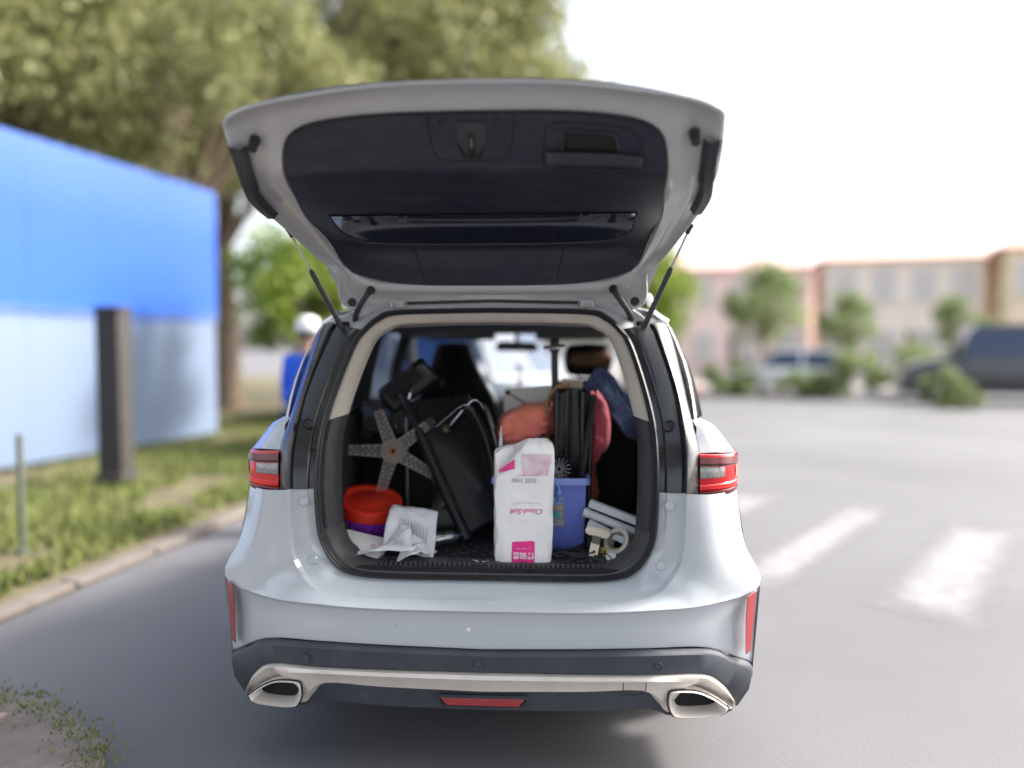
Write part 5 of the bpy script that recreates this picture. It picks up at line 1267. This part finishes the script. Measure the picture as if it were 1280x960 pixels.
for ang_, ln in arms:
    a = R(ang_); d = V(math.cos(a), 0, math.sin(a)); nrm2 = V(-d.z, 0, d.x)
    A_ = lambda t, w, y=-.012: sp((d * t + nrm2 * w).x, (d * t + nrm2 * w).z, y + .012 * t / .2)
    mb = MB(); w0, w1 = .024, .016
    for s in (-1, 1): mb.tube([A_(.044, s * w0), A_(ln, s * w1)], .0032, 6)
    n = 6
    for k in range(n):
        ta, tb = .05 + (ln - .05) * k / n, .05 + (ln - .05) * (k + 1) / n
        wa, wb_ = w0 + (w1 - w0) * k / n, w0 + (w1 - w0) * (k + 1) / n
        mb.tube([A_(ta, wa), A_(tb, -wb_)], .0020, 5); mb.tube([A_(ta, -wa), A_(tb, wb_)], .0020, 5); mb.tube([A_(tb, wb_), A_(tb, -wb_)], .0020, 5)
    q4 = [A_(.04, w0, .002), A_(ln, w1, .002), A_(ln, -w1, .002), A_(.04, -w0, .002)]
    q5 = [A_(.04, w0, .026), A_(ln, w1, .020), A_(ln, -w1, .020), A_(.04, -w0, .026)]
    bp_ = MB(); bp_.add(q4 + q5, [(0, 1, 2, 3), (7, 6, 5, 4), (0, 4, 5, 1), (1, 5, 6, 2), (2, 6, 7, 3), (3, 7, 4, 0)])
    ao = mb.build('arm', M['truss'], st_); bp_.build('arm_back', M['black_plastic'], ao)
    cw = MB(); e = A_(ln + .018, 0, .02); cw.cyl(e + V(0, -.022, 0), e + V(0, .022, 0), .024); cw.build('castor', M['black_plastic'], st_)
for s in (-1, 1):
    pass
MB().cyl(sp(0, 0, .03), sp(.02, -.02, .12), .02).build('gas_column', M['black_metal'], st_)
MB().cyl(V(-.46, .70, FZ + .002), sp(-.01, -.04, .06), .012).build('prop_rod', M['black_metal'], st_)

# dark duffel and boxes behind the star base
dz_ = blob_cloth('black_duffel', 'black duffel bag stuffed behind the chair base', 'bag', (-.43, .95, .93), (.19, .18, .21), M['fabric_black'], 4.4, .14, flatb=FZ + .001)
bx_ = thing('tool_case', 'dark tool case with shiny catches on the duffel bag', 'case', (-.50, .86, 1.13))
mb = MB(); mb.box((-.50, .86, 1.19), (.22, .20, .14), (0, .08, .1)); mb.build('case_body', M['black_plastic'], bx_, bevel=.012)
MB().box((-.53, .755, 1.215), (.11, .012, .045), (0, .08, .1)).build('case_window', mat('dull_blue', (.06, .08, .12), .3, var=.5, vscale=30), bx_, bevel=.004)
MB().tube([V(-.46, .752, 1.19), V(-.452, .748, 1.165), V(-.444, .752, 1.15)], .004, 6).build('catch', M['chrome'], bx_)
mb = MB(); mb.cyl((-.395, .74, 1.05), (-.398, .74, 1.20), .006); mb.cyl((-.398, .74, 1.15), (-.398, .74, 1.18), .009); mb.cyl((-.395, .74, FZ + .002), (-.395, .74, 1.05), .005)
tag(mb.build('spray_wand', M['steel']), 'thin steel rod standing between chair base and chair seat', 'rod')

# red-lidded tub
tb = thing('plastic_tub', 'purple plastic tub with round red lid', 'tub', (-.505, .50, FZ))
mb = MB(); mb.M = Matrix.Translation((-.507, .50, .812)) @ Euler((R(15), R(9), 0)).to_matrix().to_4x4()
mb.lathe([(.0001, .083), (.06, .083), (.064, .080), (.095, .080), (.104, .088), (.119, .090), (.127, .085), (.129, .076), (.129, .042), (.124, .038), (.10, .04)], seg=48); mb.build('lid', mat('red_lid', (.66, .030, .014), .35, rvar=.15, vscale=8), tb, smooth=40)
mb = MB(); mb.M = Matrix.Translation((-.507, .50, .812)) @ Euler((R(15), R(9), 0)).to_matrix().to_4x4()
mb.lathe([(.121, .040), (.123, .020), (.118, .018), (.112, -.03), (.107, -.072), (.0001, -.074)], seg=48)
for k in range(24):
    a = 2 * math.pi * k / 24
    if k % 3: mb.box((.1215 * math.cos(a), .1215 * math.sin(a), .020), (.010, .012, .034), (0, 0, a))
mb.build('tub_body', mat('purple_plastic', (.22, .03, .42), .4), tb, smooth=40)
# white carton with a red ring mark at the boot corner
cb = thing('white_carton', 'flat white carton with a small red ring mark in the boot corner', 'carton', (-.48, .27, FZ))
mb = MB(); mb.M = Matrix.Translation((-.50, .295, .752)) @ Euler((R(28), R(10), R(-8))).to_matrix().to_4x4(); mb.box((0, 0, 0), (.21, .11, .035)); mb.build('carton_body', mat('white_card', (.74, .73, .73), .6, var=.04), cb, bevel=.004)
mb = MB(); mb.M = Matrix.Translation((-.50, .295, .752)) @ Euler((R(28), R(10), R(-8))).to_matrix().to_4x4(); mb.tube([V(.065 + .006 * math.cos(a), .0 + .006 * math.sin(a), .0182) for a in [2 * math.pi * k / 18 for k in range(18)]], .0011, 5, closed=True); mb.build('ring_mark', mat('red_ring', (.6, .05, .04), .5), cb)

# crumpled printed paper
M['paper'] = mat('paper', (.66, .67, .71), .75, bump=.3, bscale=25)
pp = thing('crumpled_paper', 'crumpled white printed paper lying before the red-lidded tub', 'paper', (-.33, .27, FZ))
def paper_sheet(c00, c10, c11, c01, seed, amp=.03, n=16, roll=0.0):
    c00, c10, c11, c01 = map(Vector, (c00, c10, c11, c01)); rows = []
    for i in range(n + 1):
        r = []
        for j in range(n + 1):
            u, v = i / n, j / n; p = c00.lerp(c10, u).lerp(c01.lerp(c11, u), v)
            f = 0
            for c_k in range(6):
                th = 6.28 * abs(hsh(seed * 3 + c_k * 1.7, 5.1, 2.2)) * 2; cc0 = .5 + .9 * hsh(seed + c_k * 2.3, 1.7, 8.1)
                f += abs((u - .5) * math.cos(th) + (v - .5) * math.sin(th) - (cc0 - .5)) * (1 if c_k % 2 else -1)
            p = p + V(0, -.55, .83) * (amp * 2.2 * f + amp * .25 * hsh(u * 5 + seed, v * 5, 0)) + V(0, 0, roll * math.sin(math.pi * u))
            p.z = max(p.z, FZ + .001 + .0008 * seed)
            r.append(p)
        rows.append(r)
    return rows
def strip_marks(rows, uu, vv, parent, m, wdt=.0012):
    for u in uu:
        i = int(u * (len(rows) - 1)); a = [rows[i][int(v * (len(rows) - 1))] + V(0, -.0025, .003) for v in vv]
        MB().tube(a, wdt, 4).build('print_line', m, parent)
sh1 = paper_sheet((-.50, .20, .735), (-.27, .205, .722), (-.30, .34, .80), (-.44, .33, .815), .3, .030)
s1 = MB().grid(sh1).build('sheet', M['paper'], pp, smooth=35, solid=.0008)
sh2 = paper_sheet((-.40, .26, .775), (-.21, .25, .735), (-.20, .37, .835), (-.38, .42, .868), 1.3, .022, roll=.02)
s2 = MB().grid(sh2).build('sheet', M['paper'], pp, smooth=35, solid=.0008)
sh3 = paper_sheet((-.335, .20, .722), (-.245, .195, .722), (-.20, .30, .765), (-.30, .30, .785), 2.1, .026)
s3 = MB().grid(sh3).build('sheet', M['paper'], pp, smooth=35, solid=.0008)
strip_marks(sh2, [.28 + .055 * k for k in range(11)], (.30, .38, .46, .54, .60), s2, M['ink_grey'])
strip_marks(sh3, [.45 + .09 * k for k in range(5)], (.25, .35, .45, .55), s3, M['ink_grey'])
strip_marks(sh1, [.72 + .05 * k for k in range(5)], (.2, .3, .4), s1, M['ink_grey'])
# crushed clear bottle
M['pet'] = thin_glass('clear_plastic', (.72, .78, .80), 3.0, .15)
mb = MB(); ax = V(.75, .35, .05).normalized(); q3 = ax.to_track_quat('Z', 'Y').to_matrix(); rows = []
for i, (h_, r_) in enumerate(((0, .001), (.001, .026), (.03, .030), (.05, .024), (.07, .029), (.09, .026), (.105, .016), (.115, .011), (.13, .011), (.131, .001))):
    rows.append([V(-.235, .40, FZ + .037) + q3 @ V(r_ * math.cos(b) * (1 + .25 * hsh(i, b * 2, 3)), r_ * math.sin(b) * (1 + .25 * hsh(i * 2, b, 1)), h_) for b in [2 * math.pi * k / 18 for k in range(18)]])
mb.grid(rows, True); tag(mb.build('crushed_bottle', M['pet']), 'crushed clear plastic bottle poking out behind the crumpled paper', 'bottle')

# clear strip standing left of the tissue pack
rs = MB(); rs.box((.040, .345, .925), (.014, .005, .42)); rs.add([V(.033, .342, 1.135), V(.047, .342, 1.135), V(.047, .348, 1.135), V(.033, .348, 1.135), V(.041, .345, 1.235)], [(0, 1, 4), (1, 2, 4), (2, 3, 4), (3, 0, 4)])
tag(rs.build('clear_rod', mat('frosted_plastic', (.45, .48, .54), .3, coat=.5), bevel=.0015), 'pale clear pointed strip standing behind the tissue pack', 'strip')

# white metal profiles
M['alu'] = mat('white_alu', (.60, .63, .68), .35, coat=.4, var=.06, vscale=10)
for k, (a, b, r, lab) in enumerate((((.378, .41, .902), (.60, .37, .826), .0175, 'topmost square white metal profile right of the blue crate'), ((.372, .385, .866), (.598, .345, .785), .0165, 'round white tube with end cap below the topmost profile'), ((.372, .36, .836), (.575, .315, .748), .0150, 'lowest flat white metal profile on the boot floor'))):
    a, b = Vector(a), Vector(b)
    pr_ = thing('metal_profile', lab, 'profile', (b.x, b.y, b.z - r), None)
    mb = MB()
    if k == 1: mb.cyl(a, b, r, seg=20)
    else:
        m4 = (b - a).to_track_quat('Y', 'Z').to_matrix().to_4x4(); mb.M = Matrix.Translation((a + b) / 2) @ m4
        mb.box((0, 0, 0), (2 * r, (b - a).length, 1.6 * r)); mb.box((0, 0, .8 * r), (r * .8, (b - a).length * .995, .004))
    mb.build('profile_body', M['alu'], pr_, bevel=.002 if k != 1 else 0)
    mb = MB(); d = (b - a).normalized()
    if k == 1: mb.cyl(a - d * .018, a, r * 1.15, seg=16)
    else: mb.cyl(a.lerp(b, .78) + V(0, -.9 * r, .4 * r), a.lerp(b, .78) + V(0, -1.15 * r, .5 * r), .003, seg=8)
    mb.build('end_cap' if k == 1 else 'rivet', M['alu'] if k == 1 else M['under'], pr_)
    if k == 0: MB().box((.54, .44, .765), (.10, .05, .09)).build('support_block', M['black_plastic'], pr_)

# cream T bracket, tape, brass rule, cables, adapter, card
tbk = thing('cream_bracket', 'cream T-shaped bracket with a round hole leaning on the cables', 'bracket', (.435, .33, FZ))
M['cream'] = mat('cream_plastic', (.68, .62, .50), .5, var=.06, vscale=12)
Tm = Matrix.Translation((.398, .285, .790)) @ Euler((R(-30), R(14), 0)).to_matrix().to_4x4()
def cap_outline(x0, z0, x1, z1, r, n=8):
    a = math.atan2(z1 - z0, x1 - x0); out = []
    for k in range(n + 1): t = a + math.pi / 2 + math.pi * k / n; out.append((x0 + r * math.cos(t), z0 + r * math.sin(t)))
    for k in range(n + 1): t = a - math.pi / 2 + math.pi * k / n; out.append((x1 + r * math.cos(t), z1 + r * math.sin(t)))
    return out
mb = MB(); mb.M = Tm; mb.prism(cap_outline(-.030, .028, .030, .028, .0165), .012, 'y', -.006); mb.build('crossbar', M['cream'], tbk, bevel=.002)
mb = MB(); mb.M = Tm; mb.prism(cap_outline(.0, -.070, .0, -.018, .0165), .009, 'y', -.004); mb.build('stem', M['cream'], tbk, bevel=.002)
mb = MB(); mb.M = Tm; mb.box((0, -.001, -.003), (.030, .010, .030)); mb.build('grip', mat('knurled', (.20, .19, .17), .7, bump=1.0, bscale=300), tbk)
mb = MB(); mb.M = Tm; mb.cyl((.0, -.0058, -.048), (.0, -.003, -.048), .005); mb.build('hole', M['under'], tbk)
tr = thing('tape_roll', 'roll of clear packing tape leaning on the brass rule', 'tape', (.482, .30, FZ))
ax = V(-.55, -.6, .55).normalized(); c_ = V(.482, .300, .775)
mb = MB(); mb.lathe([(.052, -.021), (.053, -.020), (.053, .020), (.052, .021), (.040, .021), (.038, .020), (.038, -.020), (.040, -.021), (.052, -.021)], c_, ax, 40); mb.build('tape', mat('clear_tape', (.42, .40, .36), .15, coat=1.0, sss=.2), tr, smooth=40)
mb = MB(); mb.lathe([(.038, -.0205), (.035, -.0205), (.035, .0205), (.038, .0205)], c_, ax, 36); mb.build('core', mat('card_core', (.30, .28, .25), .8), tr)
br_ = thing('brass_rule', 'yellow folding rule lying under the tape roll', 'rule', (.47, .31, FZ))
for k in range(3):
    MB().box((.470 + .004 * k, .30, FZ + .012 + k * .011), (.125, .025, .0085), (0, R(4), R(8 - 3 * k))).build('rule_leaf', mat('rule_yellow', (.50, .34, .08), .45, var=.3, vscale=60), br_, bevel=.001)
MB().box((.472, .32, FZ + .006), (.12, .03, .010), (0, 0, R(5))).build('rule_base', M['under'], br_)
cbx = MB(); r_ = np.random.default_rng(11)
cab = thing('cable_tangle', 'tangle of black cables on the floor beside the blue crate', 'cables', (.35, .30, FZ))
for k in range(9):
    pts = [V(.20 + .04 * k * .4, .26, FZ + .008)] if k % 2 else [V(.40, .36 + .004 * k, FZ + .03)]
    for j in range(9):
        pts.append(V(float(np.clip(.335 + r_.normal(0, .055), .22, .425)), float(np.clip(.29 + r_.normal(0, .045), .215, .385)), FZ + .006 + abs(r_.normal(0, .018)) + (.03 if .34 < .335 else 0)))
    MB().tube(crv(pts, 6), .0028, 6).build('cable', M['rubber'], cab)
for k in range(5):
    MB().tube(crv([(.375 + .006 * k, .33, FZ + .006), (.372 + .005 * k, .34 + .01 * k, FZ + .06 + .012 * k), (.392 + .008 * k, .36, FZ + .08 + .008 * k), (.415 + .006 * k, .33, FZ + .03), (.42, .29 - .01 * k, FZ + .006)], 6), .0028, 6).build('cable', M['rubber'], cab)
for k in range(5):
    x = .345 + .015 * k; MB().tube(crv([(x, .43, FZ + .05), (x + .008, .425, FZ + .095 + .01 * (k % 3)), (x + .02, .42, FZ + .07), (x + .03, .40, FZ + .01)], 5), .0028, 6).build('cable', M['rubber'], cab)
ad_ = thing('white_adapter', 'small white plug adapter among the cables near the sill', 'adapter', (.449, .24, FZ))
MB().box((.449, .245, FZ + .020), (.032, .028, .034), (0, .15, .2)).build('adapter_body', M['cap'], ad_, bevel=.003)
MB().tube(crv([(.430, .25, FZ + .03), (.425, .225, FZ + .045), (.445, .215, FZ + .03), (.455, .225, FZ + .008)], 5), .0022, 6).build('adapter_cord', M['rubber'], ad_)
mb = MB(); mb.M = Matrix.Translation((.502, .26, FZ + .024)) @ Euler((R(20), R(-4), R(8))).to_matrix().to_4x4(); mb.box((0, 0, 0), (.085, .055, .004))
tag(mb.build('grey_card', mat('grey_card', (.36, .33, .32), .6, var=.4, vscale=40), bevel=.001), 'grey printed card lying beside the white adapter', 'card')
for k, (x, y, rz) in enumerate(((-.015, .208, .3), (.004, .212, 1.9), (-.034, .21, 2.6))):
    mb = MB(); d = V(math.cos(rz), math.sin(rz), .12); c_ = V(x, y, .7225)
    mb.cyl(c_, c_ + d * .022, .0022, .0012, 8); mb.cyl(c_ - d * .003, c_, .005, .005, 10)
    tag(mb.build('loose_screw', M['steel']), 'small loose steel screw on the boot sill beside the tissue pack', 'screw', 'screws on the sill')
r_ = np.random.default_rng(4)
mb = MB()
for k in range(70):
    x, y = r_.uniform(-.20, .02), r_.uniform(.22, .5); s = r_.uniform(.0008, .0028); mb.box((x, y, FZ + .001), (s * r_.uniform(1, 3), s, s), (0, 0, r_.uniform(0, 3)))
o = stuff(mb.build('floor_crumbs', mat('crumbs', (.16, .15, .14), .8), smooth=0)); tag(o, 'pale crumbs scattered on the boot carpet', 'crumbs')

# chips and scuffs on the bumper
M['chip'] = mat('bare_chip', (.75, .75, .74), .6); M['scuff'] = mat('scuff', (.10, .10, .11), .7)
r_ = np.random.default_rng(9)
mb = MB(); mb.add([V(-.045 + .006 * math.cos(a) * (1 + .4 * hsh(a * 2, 0, 3)), -.0172 + .027, .545 + .007 * math.sin(a) * (1 + .4 * hsh(a, 2, 5))) for a in [2 * math.pi * k / 14 for k in range(14)]], [tuple(range(14))]); mb.build('paint_chip', M['chip'], bump_o)
for x, z, l in ((-.295, .560, .010), (-.335, .590, .006), (-.17, .585, .005), (.22, .57, .004), (.05, .53, .004)):
    MB().tube([V(x, .0110, z), V(x + .002, .0110, z - l)], .0009, 4).build('scuff', M['scuff'], bump_o)
